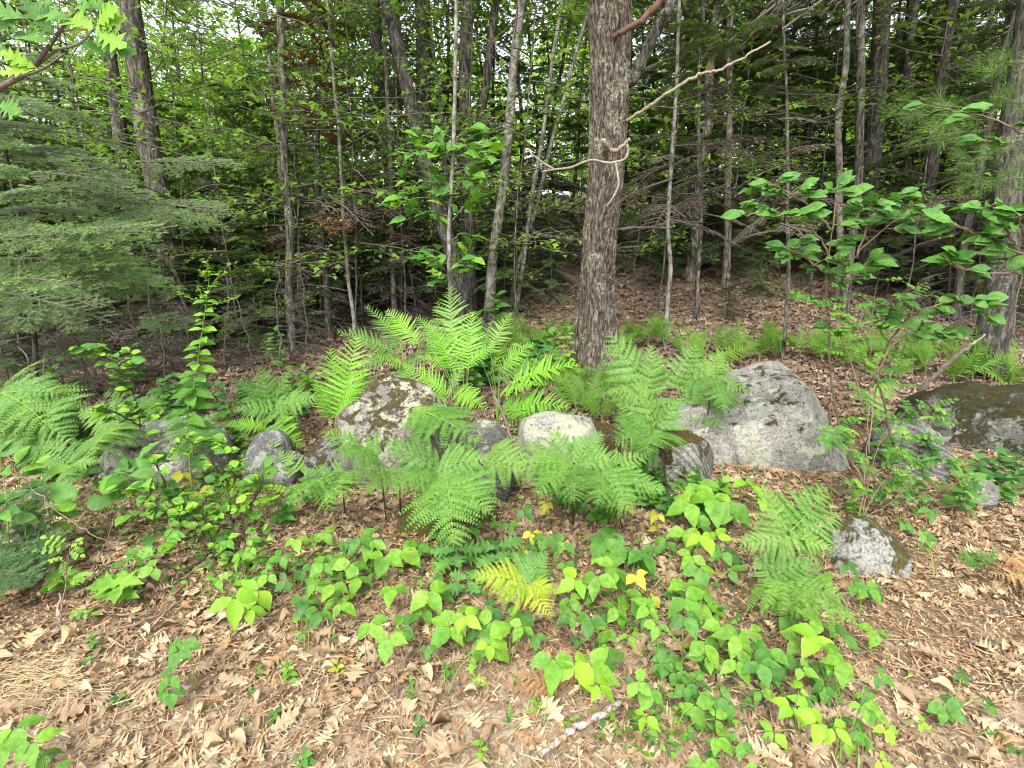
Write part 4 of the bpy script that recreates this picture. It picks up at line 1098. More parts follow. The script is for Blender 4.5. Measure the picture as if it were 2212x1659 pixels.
def fern(label, bu, bv, fr_, Y=None, name='bracken_fern', cat='fern', group=None, auto=False, stem_mat=None, sw=.0042, sc=1.0):
    """fr_: (kind, u0,v0,dy0, u1,v1,dy1) blade from its start to its tip; dy = metres nearer (-) or farther than the root"""
    base = H(bu, bv) if Y is None else P(bu, bv, Y)
    base[2] = float(ground(base[0], base[1])) - .01
    rt = root(name, base)
    for (k, u0, v0, d0, u1, v1, d1) in fr_:
        a = P(u0, v0, base[1] + d0); b_ = P(u1, v1, base[1] + d1)
        ch = b_ - a; ch = ch * (1.1 if k in OS else 1.0); L = float(np.linalg.norm(ch))
        st = catmull([base, base * .45 + a * .55 + [0, 0, .04 * L] + (base - a) * [.15, .15, 0], a], 6)
        bb = Buf(); tube(bb, local(base, st), np.linspace(sw, sw * .6, len(st)), 6)
        part('stipe', bb.mesh('stipe', stem_mat or (M_STEMD if name == 'bracken_fern' else M_STEMG)), rt)
        n = np.array([random.gauss(0, .28), -.62 + random.gauss(0, .2), .78])
        if k in BR: me = random.choice(BR[k])
        elif k in OS: me = random.choice(OS[k])
        else: me = random.choice(SM)
        part('frond', me, rt, a, frame(ch, n), L)
    tag(rt, label, cat, group, auto, P(fr_[0][1], fr_[0][2], base[1]))
    return rt

g = 'bracken ferns among the stones'
# brackens: (label, base u, v, fronds)
fern('bracken frond cut by the left edge, above the rest', 10, 960, [('g', -20, 880, 0, 95, 775, -.1), ('g', -30, 860, 0, -60, 760, 0)], group=g)
fern('broad bracken spreading from the left edge', 25, 1000, [('g', 5, 850, 0, 135, 930, -.35), ('g', 10, 850, 0, 60, 960, -.4), ('g', 0, 850, 0, 130, 858, -.1), ('g', 20, 890, -.05, 70, 1010, -.4)], group=g)
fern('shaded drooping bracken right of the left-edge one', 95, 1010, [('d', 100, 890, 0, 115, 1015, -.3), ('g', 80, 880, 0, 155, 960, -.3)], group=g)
fern('bracken whose pointed tip hangs over the lichen-topped left rock', 262, 1045, [('g', 258, 915, 0, 146, 1045, -.5), ('g', 258, 912, 0, 165, 892, 0), ('g', 262, 915, 0, 200, 985, -.4)], group=g)
fern('wide star-like bracken behind the left rocks', 592, 960, [('g', 590, 880, .1, 497, 822, .1), ('g', 590, 880, .1, 558, 790, .1), ('g', 594, 880, .1, 632, 795, .1), ('g', 594, 880, 0, 692, 866, -.1), ('g', 590, 888, 0, 500, 880, -.1), ('g', 594, 890, 0, 640, 930, -.3)], Y=4.0, group=g)
fern('yellow-green fern against the small lichen-crowned rock', 590, 985, [('o', 575, 925, 0, 497, 915, -.1), ('o', 580, 925, 0, 655, 960, -.2)], Y=3.7, name='wood_fern', group=g)
fern('bracken sweeping left below the peaked boulder', 745, 1120, [('g', 738, 1020, -.1, 618, 1096, -.5), ('g', 742, 1020, -.1, 660, 1020, -.2), ('g', 742, 1020, -.1, 715, 1100, -.5)], group=g)
fern('bracken reaching over the left flank of the peaked boulder', 835, 1130, [('g', 815, 985, -.15, 690, 932, -.15), ('g', 815, 985, -.2, 728, 990, -.5)], group=g)
fern('bracken laid across the face of the peaked boulder', 930, 1120, [('g', 945, 1020, -.2, 822, 955, -.25), ('g', 940, 1020, -.2, 850, 1062, -.5), ('g', 945, 1020, -.2, 1060, 985, -.3)], group=g)
fern('small bracken tip drooping at the boulder foot', 865, 1110, [('g', 862, 1020, -.2, 776, 1062, -.45)], group=g)
fern('long edge-on bracken frond sloping over the boulder gap', 1065, 1080, [('d', 915, 890, .3, 1030, 968, -.2), ('g', 1040, 985, 0, 1160, 1020, -.2), ('g', 900, 870, .4, 960, 940, .1), ('g', 1030, 985, -.1, 950, 960, -.2)], group=g)
fern('large drooping bracken in front of the dark cracked rock', 968, 1165, [('g', 965, 1030, -.1, 993, 1185, -.6), ('g', 965, 1030, -.1, 1068, 1105, -.4), ('g', 962, 1030, -.1, 920, 1120, -.4)], group=g)
fern('big pale green bracken covering the foot of the smooth whitish boulder', 1238, 1140, [('g', 1238, 1000, -.1, 1108, 1012, -.3), ('g', 1234, 1000, -.1, 1185, 925, 0), ('g', 1240, 1000, -.1, 1300, 930, 0), ('g', 1236, 1005, -.1, 1160, 1075, -.45), ('g', 1240, 1005, -.1, 1255, 1085, -.5), ('g', 1242, 1000, -.1, 1345, 985, -.2)], group=g)
fern('wide bracken fanning right of the whitish boulder', 1345, 1150, [('g', 1300, 1020, -.2, 1440, 1060, -.3), ('g', 1300, 1015, -.2, 1400, 985, -.1), ('g', 1300, 1020, -.2, 1375, 1110, -.5), ('g', 1300, 1020, -.2, 1300, 1098, -.5)], group=g)
fern('tall bracken on a black stalk left of the grey rock shoulder', 1442, 1078, [('g', 1415, 940, .1, 1330, 870, .1), ('g', 1415, 940, .1, 1325, 960, -.2), ('g', 1418, 935, .1, 1470, 850, .2), ('g', 1415, 940, .1, 1370, 810, .2), ('g', 1420, 935, .1, 1400, 985, -.3)], group=g)
fern('huge layered bracken between the oak and the largest boulder', 1455, 990, [('g', 1400, 850, .3, 1308, 722, .5), ('g', 1405, 850, .3, 1412, 742, .4), ('g', 1400, 860, .2, 1310, 845, .1), ('g', 1460, 840, .3, 1500, 740, .5), ('g', 1480, 850, .2, 1612, 862, .1), ('g', 1470, 840, .3, 1590, 785, .3), ('g', 1470, 860, .2, 1555, 930, -.2), ('g', 1440, 860, .2, 1450, 930, -.2), ('g', 1380, 800, .5, 1320, 780, .5)], group=g)
fern('bracken hung over the left slope of the largest boulder', 1520, 1000, [('g', 1540, 815, .1, 1625, 850, 0), ('g', 1540, 815, .1, 1560, 895, -.2), ('g', 1535, 812, .1, 1560, 755, .2)], group=g)
fern('tall bright bracken in the right foreground', 1660, 1260, [('g', 1700, 1150, -.1, 1640, 1045, .1), ('g', 1705, 1150, -.1, 1790, 1055, .1), ('g', 1705, 1155, -.1, 1822, 1120, 0), ('g', 1700, 1155, -.1, 1595, 1185, -.1), ('g', 1700, 1160, -.1, 1810, 1190, -.2)], group=g)
fern('long bracken on a slanting black stalk in the right foreground', 1612, 1340, [('g', 1652, 1250, 0, 1860, 1352, -.35), ('g', 1655, 1248, 0, 1770, 1205, -.1), ('g', 1652, 1245, 0, 1628, 1195, .1), ('g', 1652, 1250, 0, 1745, 1330, -.25), ('g', 1665, 1255, 0, 1830, 1290, -.25)], group=g)
fern('yellowing bracken low to the ground in the centre foreground', 1245, 1400, [('y', 1140, 1262, 0, 1018, 1236, -.05), ('g', 1140, 1258, 0, 1180, 1188, .1), ('y', 1138, 1262, 0, 1070, 1285, -.1), ('y', 1142, 1262, 0, 1192, 1340, -.15), ('g', 1140, 1258, 0, 1110, 1195, .1), ('y', 1145, 1262, 0, 1205, 1285, -.1)], stem_mat=M_STEMB, sw=.005)
fern('small dark bluish fern flat on the litter', 2120, 1225, [('d', 2120, 1218, 0, 2062, 1205, -.02), ('d', 2122, 1216, 0, 2100, 1170, .03), ('d', 2124, 1218, 0, 2160, 1185, .03)], name='wood_fern')
fern('rusty orange dead fern at the right edge', 2215, 1265, [('x', 2215, 1240, 0, 2145, 1190, 0), ('x', 2215, 1240, 0, 2230, 1160, .1), ('x', 2218, 1245, 0, 2150, 1250, -.1), ('x', 2215, 1240, 0, 2285, 1210, 0)], stem_mat=M_STEMB)
fern('curled brown dead bracken lying below the centre plants', 1250, 1500, [('x', 1215, 1492, 0, 1105, 1462, -.02), ('x', 1210, 1492, 0, 1120, 1500, -.05), ('x', 1240, 1490, 0, 1180, 1440, .02)], stem_mat=M_STEMB)
fern('bracken between the goldenrod foot and the left rocks', 420, 1040, [('g', 420, 940, 0, 350, 900, .1), ('g', 420, 940, 0, 470, 890, .1), ('g', 420, 945, 0, 400, 1000, -.3), ('d', 425, 945, 0, 500, 960, -.1)], Y=3.3, group=g)
fern('bracken half hidden behind the left rocks', 300, 960, [('d', 290, 890, 0, 220, 850, .1), ('d', 300, 890, 0, 360, 850, .1), ('g', 300, 895, 0, 330, 930, -.2)], Y=4.0, group=g)
fern('bracken low at the far left under the big-leaved plant', 150, 1090, [('g', 150, 1000, 0, 90, 960, .1), ('g', 150, 1005, 0, 215, 1000, 0), ('d', 150, 1005, 0, 140, 1070, -.2)], Y=2.9, group=g)
fern('low bracken between the small crowned rock and the rose bush', 650, 1100, [('g', 650, 1010, 0, 600, 975, .1), ('g', 650, 1010, 0, 690, 980, .1)], Y=3.2, group=g)
fern('lone bracken frond behind the low striped rock', 1360, 1010, [('d', 1360, 930, 0, 1330, 870, .1), ('g', 1360, 930, 0, 1420, 900, 0)], Y=3.8, group=g)
fern('bracken behind the streaky rock', 1880, 930, [('d', 1880, 870, 0, 1830, 820, .2), ('g', 1880, 870, 0, 1940, 830, .1), ('d', 1880, 875, 0, 1900, 920, -.2)], Y=4.1, group=g)
# the big yellow-green feather ferns behind the peaked boulder
g2 = 'tall feather ferns behind the peaked boulder'
fern('tallest yellow-green feather fern left of the peaked boulder', 722, 935, [('o', 735, 905, 0, 762, 735, .25), ('o', 725, 900, 0, 708, 760, .2), ('o', 712, 905, 0, 690, 830, 0), ('o', 740, 900, 0, 790, 800, .1), ('o', 725, 910, 0, 770, 850, 0)], Y=3.85, name='feather_fern', group=g2, sw=.005)
fern('dark green feather fern standing highest at the back', 985, 860, [('p', 985, 775, 0, 972, 630, .35), ('p', 960, 760, 0, 905, 690, .2), ('p', 930, 755, 0, 870, 800, -.2), ('p', 1000, 770, 0, 1040, 690, .2), ('q', 960, 790, 0, 900, 730, .1), ('p', 1000, 770, 0, 945, 660, .3)], Y=4.9, name='feather_fern', group=g2, sw=.005)
fern('feather fern arching left at the back of the clump', 885, 880, [('p', 865, 745, 0, 793, 668, .1), ('p', 860, 765, 0, 735, 722, -.1), ('o', 905, 745, 0, 845, 672, .1), ('p', 850, 775, -.1, 770, 795, -.2), ('p', 870, 760, 0, 825, 690, .1), ('o', 880, 790, 0, 800, 770, -.2), ('p', 890, 790, 0, 850, 840, -.3)], Y=4.7, name='feather_fern', group=g2, sw=.005)
fern('bright twin-fronded feather fern in the middle of the clump', 1005, 905, [('o', 1012, 800, 0, 1015, 680, .2), ('o', 982, 805, 0, 928, 700, .15), ('o', 1010, 790, 0, 1066, 752, 0), ('o', 975, 790, 0, 905, 775, 0), ('o', 1000, 800, 0, 970, 712, .2), ('p', 1000, 830, -.1, 1020, 885, -.4), ('o', 960, 820, 0, 895, 850, -.3)], Y=4.3, name='feather_fern', group=g2, sw=.005, stem_mat=M_STEMB)
fern('feather fern with a lone frond upright on the right of the clump', 1075, 880, [('p', 1060, 765, 0, 1102, 680, .15), ('o', 1078, 805, 0, 1148, 742, 0), ('q', 1040, 780, 0, 1060, 700, .2), ('p', 1080, 820, 0, 1180, 780, 0), ('o', 1060, 810, 0, 1100, 735, .1)], Y=4.5, name='feather_fern', group=g2)
fern('low spreading feather fern pointing right above the whitish boulder', 1070, 930, [('o', 1105, 830, 0, 1243, 788, -.1), ('o', 1082, 850, 0, 1178, 830, -.2), ('o', 1085, 880, 0, 1222, 875, -.3), ('p', 1095, 905, 0, 1268, 912, -.2), ('o', 1090, 880, 0, 1150, 915, -.4)], Y=4.0, name='feather_fern', group=g2)
fern('low feather fern just above the peaked boulder', 975, 930, [('o', 975, 855, 0, 878, 798, 0), ('o', 985, 850, 0, 1052, 880, -.3), ('o', 960, 850, 0, 925, 880, -.3), ('p', 975, 840, 0, 1000, 790, .1)], Y=3.95, name='feather_fern', group=g2)
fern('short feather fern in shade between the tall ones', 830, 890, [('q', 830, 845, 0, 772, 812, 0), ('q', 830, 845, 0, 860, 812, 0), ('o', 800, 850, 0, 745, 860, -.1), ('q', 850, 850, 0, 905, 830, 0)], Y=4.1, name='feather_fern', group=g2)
# small yellow-green wood ferns
sm = [(1150, 750, 3, 55), (1190, 745, 3, 50), (1225, 740, 3, 45), (1245, 885, 4, 70), (1275, 870, 4, 60), (1300, 905, 3, 60), (1365, 745, 3, 50), (1400, 740, 3, 50), (1435, 745, 3, 50), (1330, 760, 3, 40), (1525, 790, 2, 75), (1570, 785, 2, 60), (1600, 770, 2, 60), (1640, 775, 3, 60), (1690, 770, 3, 55), (1730, 765, 4, 60), (1775, 775, 4, 60),
      (1820, 790, 4, 60), (1880, 800, 3, 50), (1950, 790, 4, 60), (2000, 800, 4, 60), (2060, 825, 4, 70), (2100, 815, 5, 80), (2140, 800, 4, 70), (2185, 840, 4, 70), (1480, 770, 3, 50), (1110, 745, 3, 50), (1270, 770, 3, 40), (1550, 760, 3, 50), (1660, 745, 3, 45), (1850, 770, 4, 60), (1920, 820, 4, 60), (1980, 765, 4, 55), (1240, 850, 4, 60), (1290, 850, 4, 60), (1330, 830, 3, 50), (1800, 760, 4, 50), (1100, 780, 3, 50), (1170, 780, 3, 50), (1100, 720, 3, 40), (2030, 770, 4, 60), (1340, 880, 3, 60), (1210, 830, 3, 50), (1900, 760, 3, 50)]
for (u, v, n, w) in sm:
    fl = []
    for k in range(n + 2):
        a = random.uniform(-1.25, 1.25)
        l = w * random.uniform(.8, 1.25) * 1.15
        fl.append(('s', u + 6 * math.sin(a), v - 12, 0, u + 6 * math.sin(a) + l * math.sin(a), v - 12 - l * math.cos(a) * .9, random.uniform(-.15, .2)))
    fern('small yellow-green wood fern', u, v + 12, fl, name='wood_fern', group='small ferns at the wood edge', auto=True, sw=.002)

# ================================================================== BROADLEAF PLANTS
def put_leaf(rt, kind, mat, p, d, n, s, i=None):
    part('leaf', leafmesh(kind, random.randrange(4) if i is None else i, mat), rt, p, frame(d, n), s)

def trifoliate(u, v, w, mat, h=None, n_aux=1, leaflets=3, kind='ov', desc='three-leaflet bramble', name='bramble_plant', group='bramble plants in front of the stones', label=None):
    h = random.uniform(.10, .24) if h is None else h
    c = H(u, v, h)
    back = random.uniform(-.1, .1)
    base = on_ground(c[0] + random.uniform(-.08, .08), c[1] + back + .03, -.01)
    rt = root(name, base)
    sb = Buf()
    cl = [(c, w, mat)]
    for k in range(n_aux):
        o = c + np.array([random.uniform(-.16, .16), random.uniform(-.1, .1), 0])
        o[2] = float(ground(o[0], o[1])) + h * random.uniform(.4, .9)
        cl.append((o, w * random.uniform(.6, .95), mat if random.random() < .7 else M_MID))
    for (q, ww, mt) in cl:
        s = px(ww, q) * .9
        st = catmull([base, (base + q) / 2 + [random.uniform(-.02, .02), 0, .03], q], 5)
        tube(sb, local(base, st), np.linspace(.0022, .0012, len(st)), 5)
        az = math.atan2(q[1] - base[1], q[0] - base[0]) + random.uniform(-.5, .5) if q is not c else random.uniform(-2.6, -.5)
        up = np.array([random.gauss(0, .18), -.42 + random.gauss(0, .15), .9])
        up = nrm(up)
        ex = nrm(np.cross([0, 1, 0], up)); ey = np.cross(up, ex)
        spread = [0, 1.35, -1.35] if leaflets == 3 else [0, .95, -.95, 1.9, -1.9]
        for j, da in enumerate(spread):
            a = az + da + random.uniform(-.15, .15)
            d = ex * math.cos(a) + ey * math.sin(a) + up * random.uniform(-.25, .05)
            put_leaf(rt, kind, mt, q + d * .006, d, up + np.array([random.gauss(0, .15), random.gauss(0, .15), 0]), s * (1.1 if j == 0 else .92) * random.uniform(.9, 1.08))
    part('stem', sb.mesh('stem', M_STEMB if random.random() < .4 else M_STEMG), rt)
    if label: tag(rt, label, 'plant', group)
    else: tag(rt, desc, 'plant', group, True, c)
    return rt

B, Md, Dl, Dk, Li, Ye = M_BRIGHT, M_MID, M_DULL, M_DARK, M_LIME, M_YELLOW
tri = [  # u, v, leaflet px, colour
 (803, 1168, 46, B), (830, 1200, 52, B), (868, 1185, 56, B), (848, 1268, 44, B), (925, 1275, 62, B), (778, 1160, 50, Md), (760, 1215, 50, B), (775, 1245, 44, B), (985, 1320, 58, B), (972, 1352, 60, B), (1055, 1375, 72, B), (1003, 1330, 46, Li),
 (800, 1345, 50, B), (840, 1375, 52, B), (925, 1396, 26, Md), (1068, 1310, 34, Md), (1128, 1322, 42, Md), (1130, 1352, 36, B), (1195, 1420, 66, B), (1240, 1428, 66, Li), (1275, 1440, 66, B), (1300, 1165, 62, Md), (1300, 1190, 50, B), (1330, 1225, 56, B), (1352, 1180, 62, Md), (1388, 1190, 60, Md),
 (1372, 1240, 34, Ye), (1245, 1250, 54, Li), (1290, 1245, 52, B), (1390, 1290, 50, B), (1400, 1310, 40, B), (1275, 1335, 46, Md), (1372, 1470, 44, B), (1402, 1490, 46, B), (1395, 1545, 38, Li), (1500, 1520, 50, B), (1540, 1500, 50, Md), (1560, 1520, 36, Md),
 (1480, 1145, 50, B), (1515, 1155, 50, Li), (1510, 1045, 60, B), (1540, 1070, 66, B), (1580, 1085, 66, B), (1610, 1040, 56, Li), (1495, 1200, 40, B), (1560, 1190, 36, Md), (1482, 1260, 54, B), (1510, 1225, 46, B), (1478, 1290, 60, B), (1560, 1350, 48, B), (1590, 1370, 58, B), (1620, 1360, 44, B), (1480, 1330, 50, Md), (1660, 1400, 52, Md), (1640, 1430, 52, Md), (1590, 1425, 56, B), (1520, 1390, 56, B), (1680, 1420, 56, Md), (1765, 1370, 72, Li), (1790, 1410, 50, B), (1820, 1430, 46, B), (1775, 1340, 50, B),
 (1750, 1525, 46, Li), (1768, 1560, 44, Li), (1800, 1570, 44, Li), (1838, 1580, 48, B), (1710, 1525, 44, Li), (1880, 1530, 40, B), (1915, 1570, 34, Li), (1860, 1520, 30, B), (1548, 1590, 44, B), (1520, 1640, 46, B), (1600, 1600, 34, Md), (1900, 1640, 34, Li), (1640, 1655, 34, B),
 (30, 1570, 56, B), (70, 1600, 56, B), (5, 1600, 56, B), (560, 1275, 58, Li), (505, 1290, 62, Li), (640, 1165, 34, B), (520, 1200, 36, B), (650, 1230, 30, Md), (700, 1215, 40, B), (680, 1260, 34, B), (655, 1290, 38, Md), (620, 1255, 32, Dk), (720, 1260, 44, B), (735, 1290, 40, B), (690, 1320, 40, Md), (665, 1310, 30, Dk), (395, 1385, 50, Md), (385, 1405, 38, Md), (580, 1240, 30, B), (545, 1180, 30, B), (490, 1165, 32, B), (470, 1250, 28, B), (610, 1200, 28, Md),
 (900, 1180, 40, Md), (1180, 1160, 36, Md), (1160, 1190, 38, Dk), (1220, 1170, 40, Md), (1440, 1170, 38, Md), (1420, 1350, 34, B), (1330, 1310, 38, B), (1440, 1400, 32, Md), (1310, 1360, 36, B), (1360, 1370, 32, B), (1230, 1290, 38, B), (1460, 1450, 34, Md), (1700, 1330, 34, Md), (1730, 1440, 34, B), (1890, 1360, 40, B), (1870, 1265, 44, B), (1840, 1260, 34, Md), (1830, 1220, 30, Dk), (1955, 1130, 26, Md), (300, 1190, 40, B), (335, 1225, 34, B), (250, 1240, 40, B), (2010, 1100, 34, Md), (1150, 1150, 26, Ye), (985, 1150, 24, Ye), (1345, 1085, 24, Ye), (1180, 1085, 22, Ye), (395, 1020, 30, Ye), (475, 940, 24, Ye), (1420, 1110, 24, Ye), (430, 1060, 30, Ye), (1990, 1150, 26, Md), (700, 1150, 30, B), (1100, 1130, 28, Md), (1130, 1100, 30, Dk)]
for (u, v, w, mt) in tri:
    trifoliate(u, v, w, mt, None if v > 1120 else .22, n_aux=random.choice((0, 1, 1)) if w > 34 else 1,
               desc={B.name: 'bright green', Md.name: 'mid-green', Li.name: 'lime-green', Ye.name: 'yellowing', Dk.name: 'dark green', Dl.name: 'dull green'}[mt.name] + (' large-leaved bramble' if w > 48 else ' bramble' if w > 36 else ' small bramble'))
# dark small-leaved low plants under the others
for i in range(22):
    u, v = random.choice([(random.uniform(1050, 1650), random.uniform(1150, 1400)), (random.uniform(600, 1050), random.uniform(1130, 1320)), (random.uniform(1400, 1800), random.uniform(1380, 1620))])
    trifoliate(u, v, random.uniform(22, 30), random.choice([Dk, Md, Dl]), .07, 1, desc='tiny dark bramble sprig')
# five-leaflet creepers
for (u, v, w, mt, lab) in [(1442, 1420, 44, Dl, 'five-leaflet creeper with toothed dark leaves low in the centre right'), (1800, 940, 50, Dl, 'five-leaflet creeper hanging before the largest boulder'), (1480, 1480, 40, Md, 'small five-leaflet creeper beside bright brambles'), (2040, 1520, 44, Dl, 'bluish green whorled plant on the bare litter at right'), (2075, 1455, 22, Dk, 'tiny whorled seedling on the litter at right'), (1050, 1395, 26, Md, 'little creeper sprig under a large bramble leaf'), (1780, 1480, 34, Md, 'ragged-leaved seedling left of the lime brambles')]:
    trifoliate(u, v, w, mt, .12 if v > 1000 else .45, 1, 5, 'ov', name='creeper_plant', group=None, label=lab)

def sprig(u, v, hpx, wl, mat, kind='el', label=None, n=8, name='seedling', desc='seedling', group='seedlings dotted over the litter', lean=0, pairs=True, stemmat=None, w_s=.0018):
    base = H(u, v); base[2] -= .01
    hh = px(hpx, base); rt = root(name, base)
    top = base + [hh * lean, random.uniform(-.1, .1) * hh, hh]
    q = catmull([base, (base + top) / 2 + [random.gauss(0, .05) * hh, 0, 0], top], 6)
    b = Buf(); tube(b, local(base, q), np.linspace(w_s, w_s * .5, len(q)), 5); part('stem', b.mesh('stem', stemmat or M_STEMG), rt)
    s = px(wl, base)
    for k in range(n):
        f = .3 + .7 * k / max(1, n - 1)
        p = base * (1 - f) + top * f
        a = k * (2.4 if not pairs else 1.57) + random.gauss(0, .3)
        d = np.array([math.cos(a), math.sin(a) * .8 - .25, .25 + .5 * (f > .9)])
        put_leaf(rt, kind, mat, p, d, [0, -.5, 1], s * random.uniform(.8, 1.15) * (1.1 - .35 * f))
    if label: tag(rt, label, 'plant', group)
    else: tag(rt, desc, 'plant', group, True)
    return rt

for (u, v, h_, w, mt, k, n) in [(262, 1530, 36, 26, Md, 'el', 9), (595, 1560, 30, 22, Md, 'el', 8), (905, 1580, 26, 26, Dk, 'ov', 6), (625, 1480, 60, 20, B, 'el', 12), (888, 1520, 60, 16, Md, 'el', 10), (540, 1500, 16, 16, Md, 'el', 6), (360, 1500, 20, 14, Md, 'el', 6), (205, 1410, 50, 18, Md, 'rd', 9), (190, 1440, 24, 20, Md, 'rd', 5), (1018, 1478, 34, 40, Li, 'map', 2), (655, 1658, 36, 30, Md, 'el', 10), (530, 1575, 26, 12, Dk, 'el', 6), (1040, 1650, 60, 22, B, 'el', 7), (1160, 1540, 30, 34, B, 'la', 7), (1190, 1530, 24, 26, Md, 'el', 7), (1230, 1570, 22, 34, B, 'la', 5), (1100, 1565, 36, 20, Md, 'el', 6), (730, 1455, 30, 20, Ye, 'el', 7), (560, 1465, 24, 18, Md, 'el', 6), (2110, 1060, 30, 26, Md, 'el', 8), (2160, 1085, 40, 30, Dl, 'rd', 9), (80, 1650, 22, 24, Md, 'el', 6), (1350, 1560, 20, 24, B, 'la', 5), (985, 1530, 18, 14, Md, 'el', 5), (1960, 1470, 16, 14, B, 'el', 5), (430, 1600, 14, 12, Md, 'el', 5), (2150, 1600, 30, 40, Md, 'la', 8), (2190, 1640, 30, 40, Md, 'la', 8), (2110, 1560, 16, 20, Md, 'el', 5), (720, 1395, 22, 16, Md, 'el', 6), (1115, 1490, 40, 14, Md, 'el', 7), (770, 1430, 16, 12, B, 'el', 5)]:
    sprig(u, v, h_, w, mt, k, n=n, desc='green seedling')
sprig(603, 800, 92, 26, Dl, 'el', 'upright leafy weed alone on brown litter behind the left bracken', 22, 'weed', stemmat=M_STEMG, group=None, pairs=False)
sprig(655, 835, 40, 24, Dl, 'el', 'short leafy weed beside the taller upright weed', 10, 'weed', group=None)
sprig(1070, 700, 60, 36, Dl, 'el', 'small broadleaf sprout between the feather ferns and the oak', 9, 'weed', group=None)

for i in range(135):
    u, v = random.choice([(random.uniform(130, 720), random.uniform(930, 1080)), (random.uniform(30, 500), random.uniform(880, 1060)), (random.uniform(1000, 1500), random.uniform(1060, 1130)), (random.uniform(60, 720), random.uniform(960, 1140)), (random.uniform(60, 720), random.uniform(960, 1140)), (random.uniform(1290, 1560), random.uniform(1060, 1140)), (random.uniform(1780, 2200), random.uniform(990, 1130)), (random.uniform(980, 1240), random.uniform(770, 860)), (random.uniform(100, 680), random.uniform(830, 930))])
    sprig(u, v, random.uniform(35, 105), random.uniform(20, 38), random.choice([B, Md, Md, Dl, Dk]), random.choice(['el', 'rd', 'ov']), n=random.randrange(10, 20), name='weed', desc=random.choice(['leafy upright weed', 'low bushy weed', 'round-leaved weed']), group='leafy weeds among the stones', lean=random.uniform(-.5, .5), pairs=random.random() < .5, stemmat=random.choice([M_STEMG, M_STEMB]))
# -- oak seedlings near the low moss-covered rock
for (u, v, w, lab, mt) in [(985, 1185, 62, 'oak seedling with lobed dark leaves right of the low moss-covered rock', M_DULL), (1075, 1180, 66, 'ragged oak seedling with insect-eaten leaves behind the yellowing bracken', M_DULL), (255, 1255, 60, 'maple seedling with jagged leaves in the left foreground', M_BRIGHT), (130, 1240, 40, 'short lobed-leaf sprout on a pale stick in the left foreground', M_BRIGHT), (1010, 1245, 50, 'small oak sprout between bramble and yellowing bracken', M_DULL)]:
    c = H(u, v, .15); base = on_ground(c[0], c[1], -.01); rt = root('oak_seedling', base)
    b = Buf(); tube(b, local(base, catmull([base, (base + c) / 2 + [.01, 0, 0], c], 4)), .002, 5); part('stem', b.mesh('stem', M_STEMB), rt)
    for k in range(7):
        a = k * 2.4 + random.random(); d = np.array([math.cos(a), math.sin(a) * .7 - .2, .1])
        put_leaf(rt, 'oak' if 'oak' in lab else 'map', mt, c - [0, 0, .012 * k], d, [0, -.5, 1], px(w, c) * random.uniform(.8, 1.1))
    tag(rt, lab, 'plant')

# ================================================================== SHRUBS (stems drawn through space)
def shrub(name, label, stems, kind, mats, size, n_leaf, twigs=5, twl=.14, r0=.008, cat='shrub', stem=None, up=(0, -.45, .9), tip_only=.25, group=None, base=None, droop=.0):
    """stems: lists of (u, v, Y); leaves stand on short side twigs"""
    p0 = P(*stems[0][0]) if base is None else base
    rt = root(name, p0); b = Buf(); spots = []
    for st in stems:
        q = catmull([P(*s) for s in st], 7)
        q = q + rng.normal(0, .003, q.shape)
        tube(b, local(p0, q), np.linspace(r0 * (1 if st is stems[0] else .7), r0 * .3, len(q)), 6)
        nq = len(q)
        for k in range(twigs):
            f = tip_only + (1 - tip_only) * (k + random.random()) / twigs
            p = q[min(nq - 1, int(f * (nq - 1)))]
            a = random.uniform(0, 6.28)
            d = nrm(np.array([math.cos(a), math.sin(a) * .7, random.uniform(-.1, .6)]))
            e = p + d * twl * random.uniform(.4, 1.1) * (1.15 - .6 * f)
            m = (p + e) / 2 + rng.normal(0, .008, 3)
            tube(b, local(p0, np.array([p, m, e])), [r0 * .25, r0 * .2, r0 * .12], 4, 0, 0, False)
            spots.append((p, e))
        spots.append((q[-4], q[-1]))
    part('stem', b.mesh('stem', stem or M_STEMB), rt)
    for i in range(n_leaf):
        p, e = spots[i % len(spots)]
        f = random.uniform(.3, 1.05)
        c = p + (e - p) * f
        ax = nrm(e - p); sd = nrm(np.cross(ax, [0, 0, 1])) * (1 if i % 2 else -1)
        d = ax * random.uniform(.2, .9) + sd * random.uniform(.4, 1) + np.array([0, -.15, -droop + random.uniform(-.15, .2)])
        mt = random.choice(mats)
        put_leaf(rt, kind, mt, c, d, np.array(up) + rng.normal(0, .28, 3), size * random.uniform(.65, 1.2))
    tag(rt, label, cat, group)
    return rt

def YG(u, v): return float(H(u, v)[1])
Yl = 2.75
shrub('cherry_shrub', 'left shrub with dark speckled stems and round bright leaves rising from the litter',
      [[(535, 1300, 2.35), (520, 1200, 2.5), (500, 1120, 2.6), (490, 1020, 2.7), (485, 940, 2.8)], [(392, 1130, 2.6), (345, 1020, 2.7), (308, 930, 2.8), (290, 850, 2.85), (283, 750, 2.9)], [(530, 1280, 2.38), (470, 1200, 2.45), (415, 1120, 2.55), (375, 1060, 2.65)], [(305, 920, 2.8), (255, 895, 2.75), (222, 880, 2.7)], [(283, 800, 2.88), (230, 775, 2.85), (165, 750, 2.8)], [(490, 1040, 2.7), (440, 980, 2.7), (395, 940, 2.75)], [(498, 1110, 2.6), (420, 1090, 2.6), (370, 1100, 2.55)], [(505, 1130, 2.6), (560, 1060, 2.65), (570, 1000, 2.7)]],
      'rd', [B, Md, B, Md, Li], .057, 520, 14, .16, .0075, stem=M_STEMD, tip_only=.1, base=P(535, 1300, 2.35))
